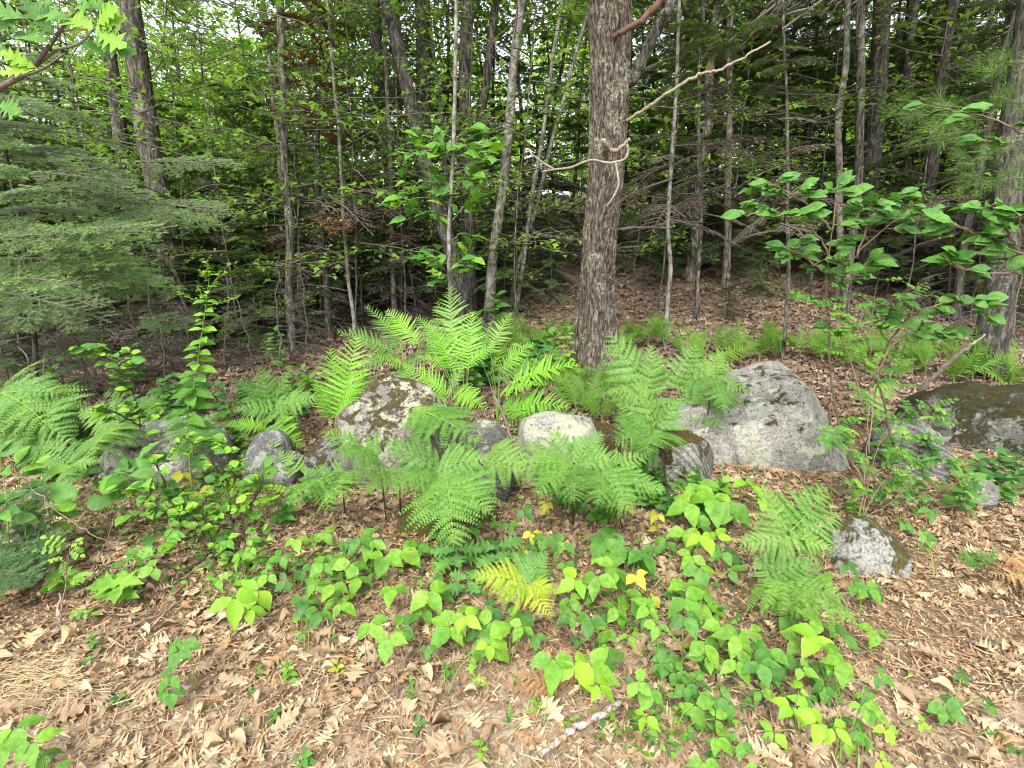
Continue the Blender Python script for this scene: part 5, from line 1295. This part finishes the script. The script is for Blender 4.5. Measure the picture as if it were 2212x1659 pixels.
shrub('cherry_shrub', 'low tangle of round bright leaves at the foot of the left shrub', [[(470, 1230, 2.45), (450, 1150, 2.5), (430, 1090, 2.5)], [(600, 1260, 2.3), (585, 1190, 2.4), (570, 1150, 2.4)], [(520, 1320, 2.2), (530, 1250, 2.3), (480, 1190, 2.35)], [(380, 1160, 2.5), (360, 1110, 2.5), (330, 1080, 2.5)]],
      'rd', [B, Md, B], .045, 220, 12, .14, .004, stem=M_STEMD, tip_only=.05)
shrub('viburnum_shrub', 'large round-leaved plant before the left rocks', [[(240, 1150, 2.6), (225, 1090, 2.6), (215, 1040, 2.6)], [(245, 1150, 2.6), (285, 1060, 2.6), (300, 1000, 2.65)], [(240, 1150, 2.6), (190, 1100, 2.5), (165, 1080, 2.45)]],
      'ov', [B, Md], .135, 20, 3, .1, .005, tip_only=.6, up=(0, -.7, .7))
shrub('viburnum_shrub', 'pointed-leaf green plant leaning left of the low round-leaved tangle', [[(330, 1130, 2.55), (345, 1060, 2.55), (330, 1010, 2.6)], [(330, 1130, 2.55), (310, 1110, 2.5), (300, 1090, 2.5)]], 'ov', [B, Md], .10, 22, 4, .1, .004, tip_only=.4)
shrub('dogbane_plant', 'smooth big-leaved plant cut by the left edge', [[(20, 1180, 2.3), (15, 1080, 2.3), (-5, 960, 2.35)], [(60, 1180, 2.35), (50, 1080, 2.35), (30, 1000, 2.4)], [(110, 1160, 2.5), (105, 1090, 2.5), (85, 1010, 2.5)]], 'el', [Md, B, Dl], .11, 44, 7, .05, .004, stem=M_STEMG, tip_only=.1, up=(.1, -.6, .8))
shrub('weed_plant', 'leafy stalk arching low over the litter in the left foreground', [[(300, 1275, 2.2), (330, 1220, 2.25), (370, 1140, 2.3)], [(240, 1260, 2.2), (280, 1215, 2.25), (320, 1180, 2.3)]], 'ov', [B, Md], .08, 20, 6, .05, .003, stem=M_STEMG, tip_only=.1)
# goldenrod
base = H(405, 1050); base = P(398, 960, 3.0); base[2] = float(ground(base[0], base[1]))
gr_ = root('goldenrod_plant', base)
q = catmull([base, P(405, 900, 3.0), P(420, 830, 3.0), P(430, 760, 3.0), P(442, 680, 3.0), P(452, 600, 3.0)], 8)
b = Buf(); tube(b, local(base, q), np.linspace(.0055, .0015, len(q)), 7)
heads = [(452, 600, 448, 566), (450, 630, 478, 584), (447, 660, 520, 638), (446, 655, 380, 628), (446, 650, 425, 615), (452, 610, 430, 582)]
for (a0, a1, b0, b1) in heads:
    tube(b, local(base, np.array([P(a0, a1, 3.0), P((a0 + b0) / 2, (a1 + b1) / 2 + 3, 2.98), P(b0, b1, 2.97)])), [.002, .0015, .001], 5)
part('stem', b.mesh('stem', M_STEMG), gr_)
for k in range(46):
    f = .12 + .85 * k / 46
    p = q[int(f * (len(q) - 1))]; a = k * 2.4
    d = np.array([math.cos(a), math.sin(a) * .6 - .15, .15 - .25 * (1 - f)])
    put_leaf(gr_, 'el', B if f > .5 else Md, p, d, [0, -.55, .85], .155 * (1.05 - .72 * f) * random.uniform(.85, 1.1))
fb = Buf()
for (a0, a1, b0, b1) in heads:
    n = 34; t_ = rng.random(n)[:, None] ** .7
    c = P(a0, a1, 3.0) * (1 - t_) + P(b0, b1, 2.97) * t_ + rng.normal(0, .006, (n, 3))
    scatter(fb, leaf_tpl(LANCE, .2, .2), local(base, c), rand_frames(n, .9), rng.uniform(.015, .034, n), rng.random(n))
part('flower_heads', fb.mesh('flower_heads', M_LIME), gr_)['kind'] = 'stuff'
tag(gr_, 'tall goldenrod stalk with budding side sprays against the dark firs', 'plant')

# right-hand shrubs
shrub('witch_hazel_shrub', 'blue-green broad-leaved shrub reaching left across the right side',
      [[(1840, 1010, 3.3), (1800, 860, 3.2), (1790, 700, 3.1), (1785, 600, 3.0), (1800, 470, 2.9), (1810, 395, 2.9)], [(1800, 500, 2.9), (1740, 440, 2.8), (1690, 410, 2.75), (1650, 395, 2.7)], [(1795, 560, 2.95), (1750, 490, 2.8), (1680, 465, 2.7), (1605, 462, 2.65)], [(1790, 600, 3.0), (1745, 560, 2.9), (1690, 530, 2.85)], [(1795, 620, 3.0), (1860, 540, 2.9), (1930, 480, 2.8), (2010, 455, 2.7)], [(1850, 560, 2.9), (1880, 470, 2.85), (1930, 430, 2.8)], [(1800, 640, 3.0), (1840, 600, 2.95), (1880, 560, 2.9)]],
      'el', [Dl, Dl, Md], .088, 330, 11, .17, .009, tip_only=.35, up=(0, -.85, .6), base=P(1840, 1010, 3.3))
shrub('witch_hazel_shrub', 'blue-green leafy bough entering from the right edge at eye height',
      [[(2420, 700, 2.5), (2300, 600, 2.45), (2210, 550, 2.4), (2120, 510, 2.4), (2050, 480, 2.4)], [(2280, 590, 2.45), (2180, 590, 2.4), (2100, 585, 2.4), (2040, 560, 2.4)], [(2200, 545, 2.4), (2160, 480, 2.4), (2110, 450, 2.4)], [(2250, 570, 2.4), (2210, 500, 2.35), (2200, 460, 2.3)]],
      'el', [Dl, Dl, Md], .092, 170, 11, .13, .008, tip_only=.2, up=(0, -.85, .6), base=on_ground(P(2420, 700, 2.5)[0] + .3, 2.7))
shrub('witch_hazel_shrub', 'drooping broad-leaved bough over the small ferns on the right', [[(1930, 960, 3.3), (1900, 800, 3.2), (1950, 700, 3.1), (2020, 660, 3.0), (2090, 650, 2.95), (2150, 690, 2.9)], [(1960, 690, 3.1), (2020, 720, 3.0), (2060, 720, 2.95)], [(1920, 740, 3.15), (1900, 700, 3.1), (1960, 640, 3.05)]],
      'rd', [Dl, Md, Dl], .085, 130, 10, .13, .008, tip_only=.45, up=(0, -.8, .6), base=P(1930, 960, 3.3))
shrub('witch_hazel_shrub', 'high leafy sprig near the right edge below the pine sprays', [[(2330, 330, 2.9), (2240, 300, 2.9), (2150, 260, 2.9), (2060, 240, 2.9), (1990, 225, 2.9)], [(2230, 295, 2.9), (2180, 310, 2.9), (2120, 300, 2.9)]], 'el', [Dl, Md], .11, 44, 5, .1, .006, tip_only=.2, up=(0, -.8, .6), base=on_ground(P(2330, 330, 2.9)[0] + .3, 3.2))
def rose(name, label, stems, n, size=.024, mats=(B, Md), base=None):
    p0 = P(*stems[0][0]); rt = root(name, p0); b = Buf(); sp = []
    for st in stems:
        q = catmull([P(*s) for s in st], 7) + rng.normal(0, .003, (7 * (len(st) - 1) + 1 if len(st) > 2 else 8, 3))
        tube(b, local(p0, q), np.linspace(.0045, .0015, len(q)), 5)
        sp.append(q)
    k = 0
    for i in range(n):
        q = random.choice(sp); f = random.uniform(.3, 1); c = q[int(f * (len(q) - 1))]
        a = random.uniform(0, 6.28); d = nrm(np.array([math.cos(a), math.sin(a) * .7 - .1, random.uniform(-.2, .6)]))
        L = random.uniform(.07, .14); tube(b, local(p0, np.array([c, c + d * L * .5, c + d * L - [0, 0, .01]])), [.0012, .001, .0008], 4, 0, 0, False)
        mt = random.choice(mats); up = np.array([random.gauss(0, .2), -.45, .85]); sd = nrm(np.cross(d, up))
        for j in range(7):
            if j == 6: pp = c + d * L; dd = d
            else: pp = c + d * L * (.35 + .22 * (j // 2)); dd = sd * (1 if j % 2 else -1) + d * .5
            put_leaf(rt, 'rd', mt, pp, dd, up, size * random.uniform(1.1, 1.5) * (1 if L > .09 else .8))
    part('stem', b.mesh('stem', M_STEMB), rt)
    tag(rt, label, 'shrub')
rose('rose_bush', 'thorny rose bush with small paired leaflets in front of the streaky rock', [[(1835, 1260, 2.6), (1860, 1130, 2.7), (1880, 1030, 2.8), (1910, 920, 2.85), (1940, 800, 2.9)], [(1855, 1150, 2.7), (1870, 1000, 2.8), (1880, 800, 2.9), (1890, 640, 3.0), (1900, 600, 3.0)], [(1875, 980, 2.8), (1900, 800, 2.9), (1960, 700, 2.9), (1985, 610, 2.9)], [(1865, 880, 2.85), (1830, 760, 2.9), (1790, 690, 2.9), (1760, 650, 2.9)], [(1885, 1040, 2.8), (1960, 940, 2.8), (2030, 860, 2.8)], [(1880, 1020, 2.8), (1960, 1000, 2.75), (2060, 1010, 2.7), (2110, 1030, 2.6)], [(1870, 1050, 2.75), (1820, 960, 2.8), (1800, 900, 2.85)], [(1900, 960, 2.85), (1960, 890, 2.85), (2010, 920, 2.8)], [(1880, 760, 2.9), (1850, 690, 2.9), (1840, 640, 2.9)], [(1862, 1120, 2.7), (1900, 1050, 2.7), (1950, 1020, 2.65)]], 125)
rose('rose_bush', 'low rose bush with lime tips left of the peaked boulder', [[(570, 1200, 2.75), (575, 1110, 2.8), (590, 1040, 2.85), (600, 990, 2.85)], [(575, 1120, 2.8), (540, 1060, 2.8), (530, 1010, 2.8)], [(585, 1080, 2.8), (620, 1060, 2.8), (650, 1070, 2.8)], [(575, 1150, 2.75), (520, 1110, 2.75), (500, 1060, 2.75)]], 34, .022, (B, Li, Md))
rose('rose_bush', 'low leafy rose sprawl on the litter below the dark mossy slab', [[(1990, 1110, 2.8), (2030, 1060, 2.8), (2080, 1040, 2.75)], [(1960, 1100, 2.8), (1930, 1060, 2.8), (1900, 1090, 2.7)], [(2010, 1100, 2.8), (2070, 1090, 2.7), (2110, 1070, 2.65)], [(1880, 1110, 2.75), (1930, 1080, 2.75), (1960, 1040, 2.8)]], 30, .022, (Md, B, Dl))
rose('rose_bush', 'little rose sprout with lime leaflets in the left foreground', [[(130, 1380, 2.0), (135, 1300, 2.05), (145, 1200, 2.15)], [(140, 1240, 2.1), (150, 1190, 2.15), (160, 1170, 2.15)]], 9, .022, (Li, B))
rose('rose_bush', 'tiny rose sprout among brambles at the centre', [[(760, 1440, 2.1), (765, 1400, 2.1), (770, 1370, 2.1)], [(765, 1410, 2.1), (790, 1370, 2.1), (800, 1360, 2.1)]], 6, .02, (Md,))
rose('rose_bush', 'small-leaved green bush at the foot of the oak on its left', [[(1180, 830, 5.2), (1170, 790, 5.3), (1160, 760, 5.4)], [(1190, 830, 5.2), (1200, 790, 5.3), (1215, 765, 5.4)], [(1150, 825, 5.2), (1130, 800, 5.3), (1120, 780, 5.4)], [(1200, 830, 5.2), (1230, 800, 5.3), (1245, 790, 5.4)]], 44, .032, (Md, Md, B))
# striped maple sapling in front of the centre trees
def slim_sapling():
    base = P(975, 740, 5.4); base[2] = float(ground(base[0], base[1])); rt = root('striped_maple_sapling', base)
    q = catmull([base, P(972, 640, 5.4), P(970, 500, 5.4), P(980, 300, 5.4), P(984, 120, 5.4), P(986, -60, 5.4)], 8)
    b = Buf(); tube(b, local(base, q), np.linspace(.025, .016, len(q)), 8)
    tw = [(972, 560, 900, 545), (972, 590, 1010, 570), (975, 470, 880, 470), (975, 480, 1040, 430), (978, 420, 1060, 330), (978, 400, 870, 420), (978, 350, 1090, 300), (980, 330, 860, 350), (975, 520, 1020, 520), (978, 380, 1030, 380), (980, 300, 900, 290), (974, 600, 930, 560), (978, 440, 850, 440), (978, 360, 940, 320), (980, 310, 1020, 290), (972, 610, 950, 600), (978, 460, 950, 400)]
    sp = []
    for (a0, a1, b0, b1) in tw:
        Yt = 5.4 + random.uniform(-.5, .3)
        A = P(a0, a1, 5.4); Bp = P(b0, b1, Yt)
        tube(b, local(base, catmull([A, (A + Bp) / 2 + [0, 0, .06], Bp], 4)), np.linspace(.006, .003, 5), 4)
        sp.append((A, Bp))
    part('trunk', b.mesh('trunk', M_BARKP), rt)
    for i in range(230):
        A, Bp = sp[i % len(sp)]; f = random.uniform(.35, 1.05); c = A + (Bp - A) * f + rng.normal(0, .04, 3)
        d = nrm(Bp - A) * .6 + rng.normal(0, .5, 3) * [1, 1, .3]
        put_leaf(rt, 'ov' if i % 3 else 'map', random.choice([M_MID, M_DULL, M_BRIGHT]), c, d, np.array([0, -.4, 1]) + rng.normal(0, .2, 3), random.uniform(.12, .2))
    tag(rt, 'slim straight striped maple sapling with broad layered leaves behind the feather ferns', 'tree')
slim_sapling()
# oak bough hanging into the top left corner
def oak_bough():
    p0 = P(-260, 330, 1.9); rt = root('oak_bough', p0); b = Buf()
    lines = [[(-260, 330, 1.9), (0, 190, 1.85), (60, 155, 1.8), (110, 95, 1.75), (150, 40, 1.75), (175, 12, 1.75)], [(70, 150, 1.8), (120, 110, 1.75), (170, 95, 1.7), (205, 60, 1.7)], [(60, 155, 1.8), (20, 120, 1.8), (-30, 60, 1.8)], [(30, 170, 1.8), (90, 150, 1.75), (140, 115, 1.7)], [(150, 40, 1.75), (90, 10, 1.75), (30, 10, 1.75)]]
    for i, l in enumerate(lines):
        q = catmull([P(*s) for s in l], 7) + 0
        tube(b, local(p0, q), np.linspace(.011 if i == 0 else .005, .0025, len(q)), 7)
    part('stem', b.mesh('stem', M_TWIG), rt)
    lv = [(205, 60, 240, 12, 95, M_LIME), (203, 62, 130, 18, 85, M_LIME), (205, 62, 262, 30, 70, M_LIME), (207, 66, 260, 92, 85, M_LIME), (200, 64, 160, 48, 60, M_YELLOW), (80, 148, 20, 118, 75, M_LIME), (80, 150, 12, 150, 80, M_LIME),
          (110, 95, 30, 60, 110, M_DULL), (120, 80, 80, 30, 100, M_DULL), (150, 40, 60, 10, 110, M_DULL), (150, 90, 200, 98, 90, M_DULL), (200, 90, 285, 105, 95, M_DULL), (60, 40, -10, 20, 110, M_DULL), (100, 20, 130, -40, 100, M_DULL), (20, 120, -30, 100, 90, M_DULL), (-20, 70, 30, 30, 90, M_DULL), (160, 20, 230, 5, 100, M_DULL), (170, 12, 200, -50, 100, M_DULL), (0, 225, 30, 235, 60, M_DULL)]
    for (a0, a1, b0, b1, w, mt) in lv:
        A = P(a0, a1, 1.72); Bp = P(b0, b1, 1.72 + random.uniform(-.06, .06)); L = max(np.linalg.norm(Bp - A), px(w * .8, A))
        put_leaf(rt, 'oak', mt, A, Bp - A, [random.gauss(0, .3), -.9, .4], L)
    tag(rt, 'oak bough with a few yellow-green lobed leaves in the top left corner', 'branch')
oak_bough()
# near fir boughs at the left, pine sprays at the right
def boughs(name, label, list_, mat, cat='branch', pine=False, needle=.022):
    p0 = P(*list_[0][0]); rt = root(name, p0)
    for (A, Bp) in list_:
        A = P(*A); Bp = P(*Bp); L = float(np.linalg.norm(Bp - A)); bb = Buf()
        fr = frame(Bp - A, [random.gauss(0, .2), -.45, .9])
        if not pine:
            spray(bb, L, 11, needle, .0034, .0070, .1, random.randrange(999), False, 0, 1, np.zeros(3), np.eye(3), .004)
        else:
            tube(bb, np.array([[0, 0, 0], [0, L / 2, .01], [0, L, 0]]), [.004, .003, .002], 5, 0, 1)
            for k in range(9):
                c = np.array([random.gauss(0, .05) * (k < 8), L * (.3 + .7 * k / 8), random.gauss(0, .03)]); n = 70
                D = nrm(rng.normal(0, .75, (n, 3)) + [0, .8, .1]); N = rng.normal(size=(n, 3))
                scatter(bb, T_SLIV, np.tile(c, (n, 1)), frames(D, N), np.stack([np.full(n, .02), rng.uniform(.07, .11, n), np.ones(n)], 1), rng.random(n), 0)
        part('bough', bb.mesh('bough', [mat, M_TWIG]), rt, A, fr, 1.0)
    tag(rt, label, cat)
boughs('fir_boughs', 'near fir boughs with light tips reaching in from the left edge', [((-60, 520, 3.1), (185, 480, 3.0)), ((-40, 560, 3.1), (240, 540, 3.1)), ((60, 510, 3.2), (352, 468, 3.2)), ((80, 530, 3.2), (330, 505, 3.3)), ((-80, 600, 3.0), (120, 590, 2.9)), ((-60, 430, 3.3), (110, 400, 3.3)), ((100, 560, 3.3), (360, 590, 3.4)), ((-60, 360, 3.2), (70, 370, 3.2)), ((150, 600, 3.5), (390, 612, 3.6)), ((-60, 660, 3.0), (90, 650, 3.0))], M_NEEDLEB)
bl = []
for k in range(22):
    u_ = random.uniform(-60, 300); v_ = 330 + 390 * (k + random.random()) / 22; Y_ = random.uniform(3.7, 5.2); w_ = random.uniform(110, 230) * (1 if random.random() < .8 else -1)
    bl.append(((u_, v_, Y_), (u_ + w_, v_ + random.uniform(-14, 40), Y_ + random.uniform(-.4, .3))))
boughs('fir_boughs', 'layered fir boughs drooping over the left middle, behind the light-tipped ones', bl, M_NEEDLE)
boughs('fir_boughs', 'dark fir boughs hanging below the oak leaves at upper left', [((-120, 200, 3.0), (120, 215, 3.0)), ((-100, 260, 3.0), (150, 270, 3.1)), ((-60, 150, 3.2), (160, 170, 3.3)), ((-80, 320, 3.1), (190, 310, 3.2)), ((20, 230, 3.3), (230, 250, 3.4)), ((-60, 290, 2.9), (60, 310, 2.9)), ((60, 320, 3.6), (290, 370, 3.7)), ((0, 120, 3.4), (170, 110, 3.5)), ((-60, 460, 3.3), (210, 440, 3.4)), ((40, 400, 3.8), (300, 420, 3.8))], M_NEEDLE)
boughs('fir_sapling_boughs', 'blue-green fir sapling boughs low at the left edge', [((-60, 1190, 2.3), (130, 1150, 2.3)), ((-50, 1220, 2.3), (110, 1200, 2.2)), ((-60, 1130, 2.35), (100, 1110, 2.35)), ((-40, 1240, 2.2), (80, 1235, 2.1)), ((0, 1180, 2.4), (120, 1170, 2.35)), ((-60, 1090, 2.4), (125, 1075, 2.4)), ((-60, 1160, 2.5), (70, 1185, 2.2))], M_NEEDLEBL, needle=.02)
boughs('pine_boughs', 'long-needled pine sprays at upper right', [((2120, 260, 3.4), (1930, 245, 3.4)), ((2140, 280, 3.4), (1990, 300, 3.3)), ((2260, 320, 3.3), (2080, 330, 3.3)), ((2160, 250, 3.4), (2010, 225, 3.5)), ((2260, 380, 3.2), (2090, 400, 3.2)), ((2280, 250, 3.2), (2160, 210, 3.2)), ((2100, 500, 4.0), (1930, 460, 4.0)), ((2280, 150, 3.2), (2130, 130, 3.2))], M_PINE, pine=True)

# ================================================================== STICKS AND DEADFALL
def stick(name, label, pts, r0, r1, mat, group=None, sides=8, ground_pts=True, lift=.02, auto=False, kinks=.004):
    q = []
    for t3 in pts:
        if len(t3) == 2:
            p = H(*t3); p[2] += lift + r0
        else: p = P(*t3)
        q.append(p)
    q = catmull(q, 6); q = q + rng.normal(0, kinks, q.shape) * (1 if r0 < .02 else 1.4)
    b = Buf(); o_ = q[0]; tube(b, local(o_, q), np.linspace(r0, r1, len(q)) * (1 + .1 * rng.normal(size=len(q))), sides)
    o = link(bpy.data.objects.new(name, b.mesh(name, mat))); o.location = Vector([float(x) for x in o_])
    tag(o, label, 'stick', group, auto, q[len(q) // 2])
    return o
stick('stick', 'thick stick with peeling grey, white and red bark at the bottom edge', [(1165, 1668), (1210, 1630), (1262, 1595), (1338, 1552)], .010, .013, M_BIRCH, sides=10, lift=.055, kinks=.0025)
stick('stick', 'long dark bare stick lying in the left foreground', [(215, 1395), (260, 1372), (330, 1345), (395, 1308), (425, 1278)], .006, .008, M_STEMB)
stick('stick', 'pale split stick in the left foreground pointing up right', [(350, 1282), (400, 1255), (450, 1222)], .006, .005, M_DEADWOOD)
stick('stick', 'tan stick between the left shrub and the litter', [(430, 1355), (480, 1335), (545, 1315)], .008, .006, M_DEADWOOD)
stick('stick', 'upright lichen-spotted stick leaning beside the smooth whitish boulder', [(1063, 845, 3.3), (1085, 890, 3.2), (1105, 945, 3.15), (1133, 990, 3.1)], .009, .012, M_TWIG)
stick('stick', 'thick lichen-grey limb with a pale broken end above the dark mossy slab', [(1985, 845, 3.9), (2020, 810, 3.85), (2065, 770, 3.8), (2095, 745, 3.8)], .02, .014, M_TWIG, sides=10)
stick('stick', 'pale splintered end of the broken limb above the dark mossy slab', [(2092, 748, 3.8), (2108, 738, 3.79), (2128, 722, 3.78)], .014, .006, M_DEADWOOD, kinks=.002)
stick('stick', 'pale bare branch rising through the rose bush', [(1925, 790, 3.5), (1945, 750, 3.5), (1960, 720, 3.45), (1985, 705, 3.4)], .009, .005, M_DEADWOOD)
stick('stick', 'bare branch lying along the ground behind the rose bush', [(1920, 795), (1980, 792), (2040, 790)], .01, .008, M_DEADWOOD)
stick('stick', 'white broken stick end poking up at the foot of the largest boulder', [(1627, 980, 3.1), (1640, 958, 3.15)], .008, .008, M_DEADWOOD)
stick('stick', 'thin bare vine stem arching down from the yellowing bracken', [(1195, 1285, 2.3), (1250, 1330, 2.2), (1300, 1380, 2.1), (1345, 1480, 1.85)], .0035, .003, M_STEMB)
stick('stick', 'black upright twig through the centre brambles', [(1250, 1395), (1247, 1330, 2.1), (1243, 1250, 2.2), (1245, 1160, 2.3)], .004, .003, M_STEMD)
stick('stick', 'thin grey twig dropping from the right foreground bracken to the bottom edge', [(1830, 1330, 2.1), (1850, 1400, 1.95), (1865, 1520, 1.75), (1870, 1660, 1.55)], .003, .004, M_TWIG)
stick('stick', 'grey limb crossing behind the right foreground bracken', [(1485, 1120), (1530, 1160), (1580, 1200), (1625, 1232)], .010, .007, M_TWIG)
stick('stick', 'bare arching stem in front of the left-edge plants', [(40, 1020, 2.4), (90, 1075, 2.3), (160, 1130, 2.25), (235, 1170, 2.2), (310, 1192, 2.2)], .0028, .002, M_STEMB)
stick('stick', 'pale bent stem left of the maple seedling', [(200, 1260), (215, 1200, 2.3), (250, 1120, 2.35), (275, 1070, 2.4)], .0022, .0016, M_STEMB)
stick('stick', 'pale upright stick in the left foreground litter', [(130, 1382), (128, 1340, 1.95), (124, 1285, 2.0)], .006, .004, M_DEADWOOD)
stick('log', 'mossy dark fallen limb lying left of the oak', [(1040, 440, 8.5), (1100, 480, 8.2), (1180, 510, 7.9), (1280, 520, 7.6)], .045, .03, M_BARKD, sides=10)
stick('log', 'dark log on the slope behind the centre trees', [(1130, 402, 15), (1190, 400, 15), (1250, 405, 15)], .13, .11, M_BARKD, sides=10)
for i in range(60):
    u = random.uniform(20, 2190); v = random.uniform(1290, 1650); a = random.uniform(-.5, .6); l = random.uniform(50, 190)
    stick('twig', random.choice(['thin brown twig', 'thin pale twig', 'dark twig']) + ' lying on the litter', [(u, v), (u + l * .5 * math.cos(a), v - l * .5 * math.sin(a) + random.gauss(0, 4)), (u + l * math.cos(a), v - l * math.sin(a))], random.uniform(.0018, .004), .0015, random.choice([M_STEMB, M_DEADWOOD, M_TWIG, M_STEMB]), 'twigs lying on the litter', 5, lift=.022, auto=True)
for i in range(46):
    u = random.uniform(1050, 2200); v = random.uniform(600, 740); l = random.uniform(60, 170); a = random.uniform(-.5, .5)
    stick('twig', 'fallen grey twig on the slope', [(u, v), (u + l * .5, v - l * .3 * math.sin(a) - 8), (u + l * math.cos(a), v - l * math.sin(a))], random.uniform(.005, .011), .004, random.choice([M_STEMB, M_TWIG]), 'fallen twigs on the slope', 5, auto=True)

# ================================================================== LOW COVER
zones = [(300, 1010, 120, 60, 700), (470, 1040, 130, 60, 800), (620, 1040, 90, 50, 400), (80, 1080, 80, 60, 400), (1180, 800, 70, 30, 300), (1750, 1080, 90, 40, 300), (450, 1200, 130, 90, 500), (720, 1210, 160, 70, 600), (1330, 1250, 230, 110, 650), (1550, 1400, 130, 110, 400), (1000, 1250, 120, 60, 260), (1600, 1060, 120, 50, 260), (1950, 1060, 140, 50, 260), (260, 1120, 160, 60, 500), (1450, 1560, 140, 70, 300), (1280, 1080, 160, 40, 220)]
zc = Buf(); T_ov5 = leaf_tpl(ovate(.33, .4, 4), .2, .25)
for (u, v, su, sv, n) in zones:
    for k in range(int(n * .55)):
        uu, vv = random.gauss(u, su * .6), random.gauss(v, sv * .6)
        if not (-40 < uu < 2250 and 770 < vv < 1658): continue
        hh = random.uniform(.01, .10); p = H(uu, vv, hh)
        fr = rand_frames(1, .45)
        scatter(zc, T_ov5, p[None], fr, np.array([random.uniform(.014, .038)]), rng.random(1), random.choice([0, 0, 1, 1, 2]))
gc = link(bpy.data.objects.new('ground_cover', zc.mesh('ground_cover', [M_BRIGHT, M_MID, M_DARK])))
gc['kind'] = 'stuff'; gc['label'] = 'low small-leaved creeping plants filling the gaps between the brambles'
# pale dry grass at lower left
sb = Buf()
for k in range(240):
    u, v = random.gauss(45, 55), random.gauss(1475, 30)
    if v < 1400: continue
    p = H(u, v, .01); a = random.gauss(.3, .5); L = random.uniform(.06, .2)
    e = p + np.array([math.cos(a) * L, math.sin(a) * L * .6, random.uniform(.0, .03)])
    tube(sb, np.array([p, (p + e) / 2 + [0, 0, random.uniform(.0, .03)], e]), [.0014, .0012, .0006], 3, random.random(), 0, False)
sg = link(bpy.data.objects.new('dry_grass', sb.mesh('dry_grass', M_STRAW)))
sg['kind'] = 'stuff'; sg['label'] = 'pale dry grass blades matted at the left edge of the litter'


# ================================================================== LABELS
LM = [('the peaked lichen boulder', 850, 940), ('the smooth whitish boulder', 1200, 980), ('the largest grey boulder', 1680, 900), ('the small moss-capped rock', 1890, 1210), ('the dark mossy slab', 2130, 940),
      ('the big oak trunk', 1290, 560), ('the tall goldenrod stalk', 440, 720), ('the lichen-topped left rock', 340, 960), ('the peeling birch stick', 1250, 1610), ('the yellowing bracken', 1110, 1250),
      ('the low moss-covered rock', 960, 1140), ('the rusty dead fern', 2190, 1230), ('the thick shaggy left trunk', 315, 180), ('the leaning dark trunk', 900, 260), ('the pale birch trunk', 1105, 230),
      ('the twin grey trunk', 1835, 250), ('the rust-brown dead fir', 700, 250), ('the big right-edge trunk', 2160, 600), ('the straight slim trunk', 610, 250), ('the lower left corner', 0, 1659), ('the lower right corner', 2212, 1659),
      ('the thin reddish trunk', 1580, 240)]
ORD = ['nearest', 'second nearest', 'third nearest', 'fourth nearest', 'fifth nearest', 'sixth nearest', 'seventh nearest', 'eighth nearest', 'ninth nearest', 'tenth nearest', 'eleventh nearest', 'twelfth nearest', 'thirteenth nearest', 'fourteenth nearest', 'fifteenth nearest', 'sixteenth nearest', 'seventeenth nearest', 'eighteenth nearest', 'nineteenth nearest']
buckets = {}
for o, d, u, v in AUTO:
    best = min(LM, key=lambda L_: math.hypot((u - L_[1]), (v - L_[2])))
    du, dv = u - best[1], v - best[2]
    w = ('left of' if du < 0 else 'right of') if abs(du) > abs(dv) else ('above' if dv < 0 else 'below')
    buckets.setdefault((d, w, best[0]), []).append((math.hypot(du, dv), o))
for (d, w, l), L_ in buckets.items():
    L_.sort(key=lambda z: z[0])
    for i, (_, o) in enumerate(L_):
        if len(L_) == 1: o['label'] = f'{d}, {w} {l}'
        else: o['label'] = f'{d}, {w} {l}, {ORD[i] if i < 19 else "farthest"}'
for o in bpy.data.objects:
    if '_o' in o: del o['_o']
print('OBJECTS', len(bpy.data.objects))
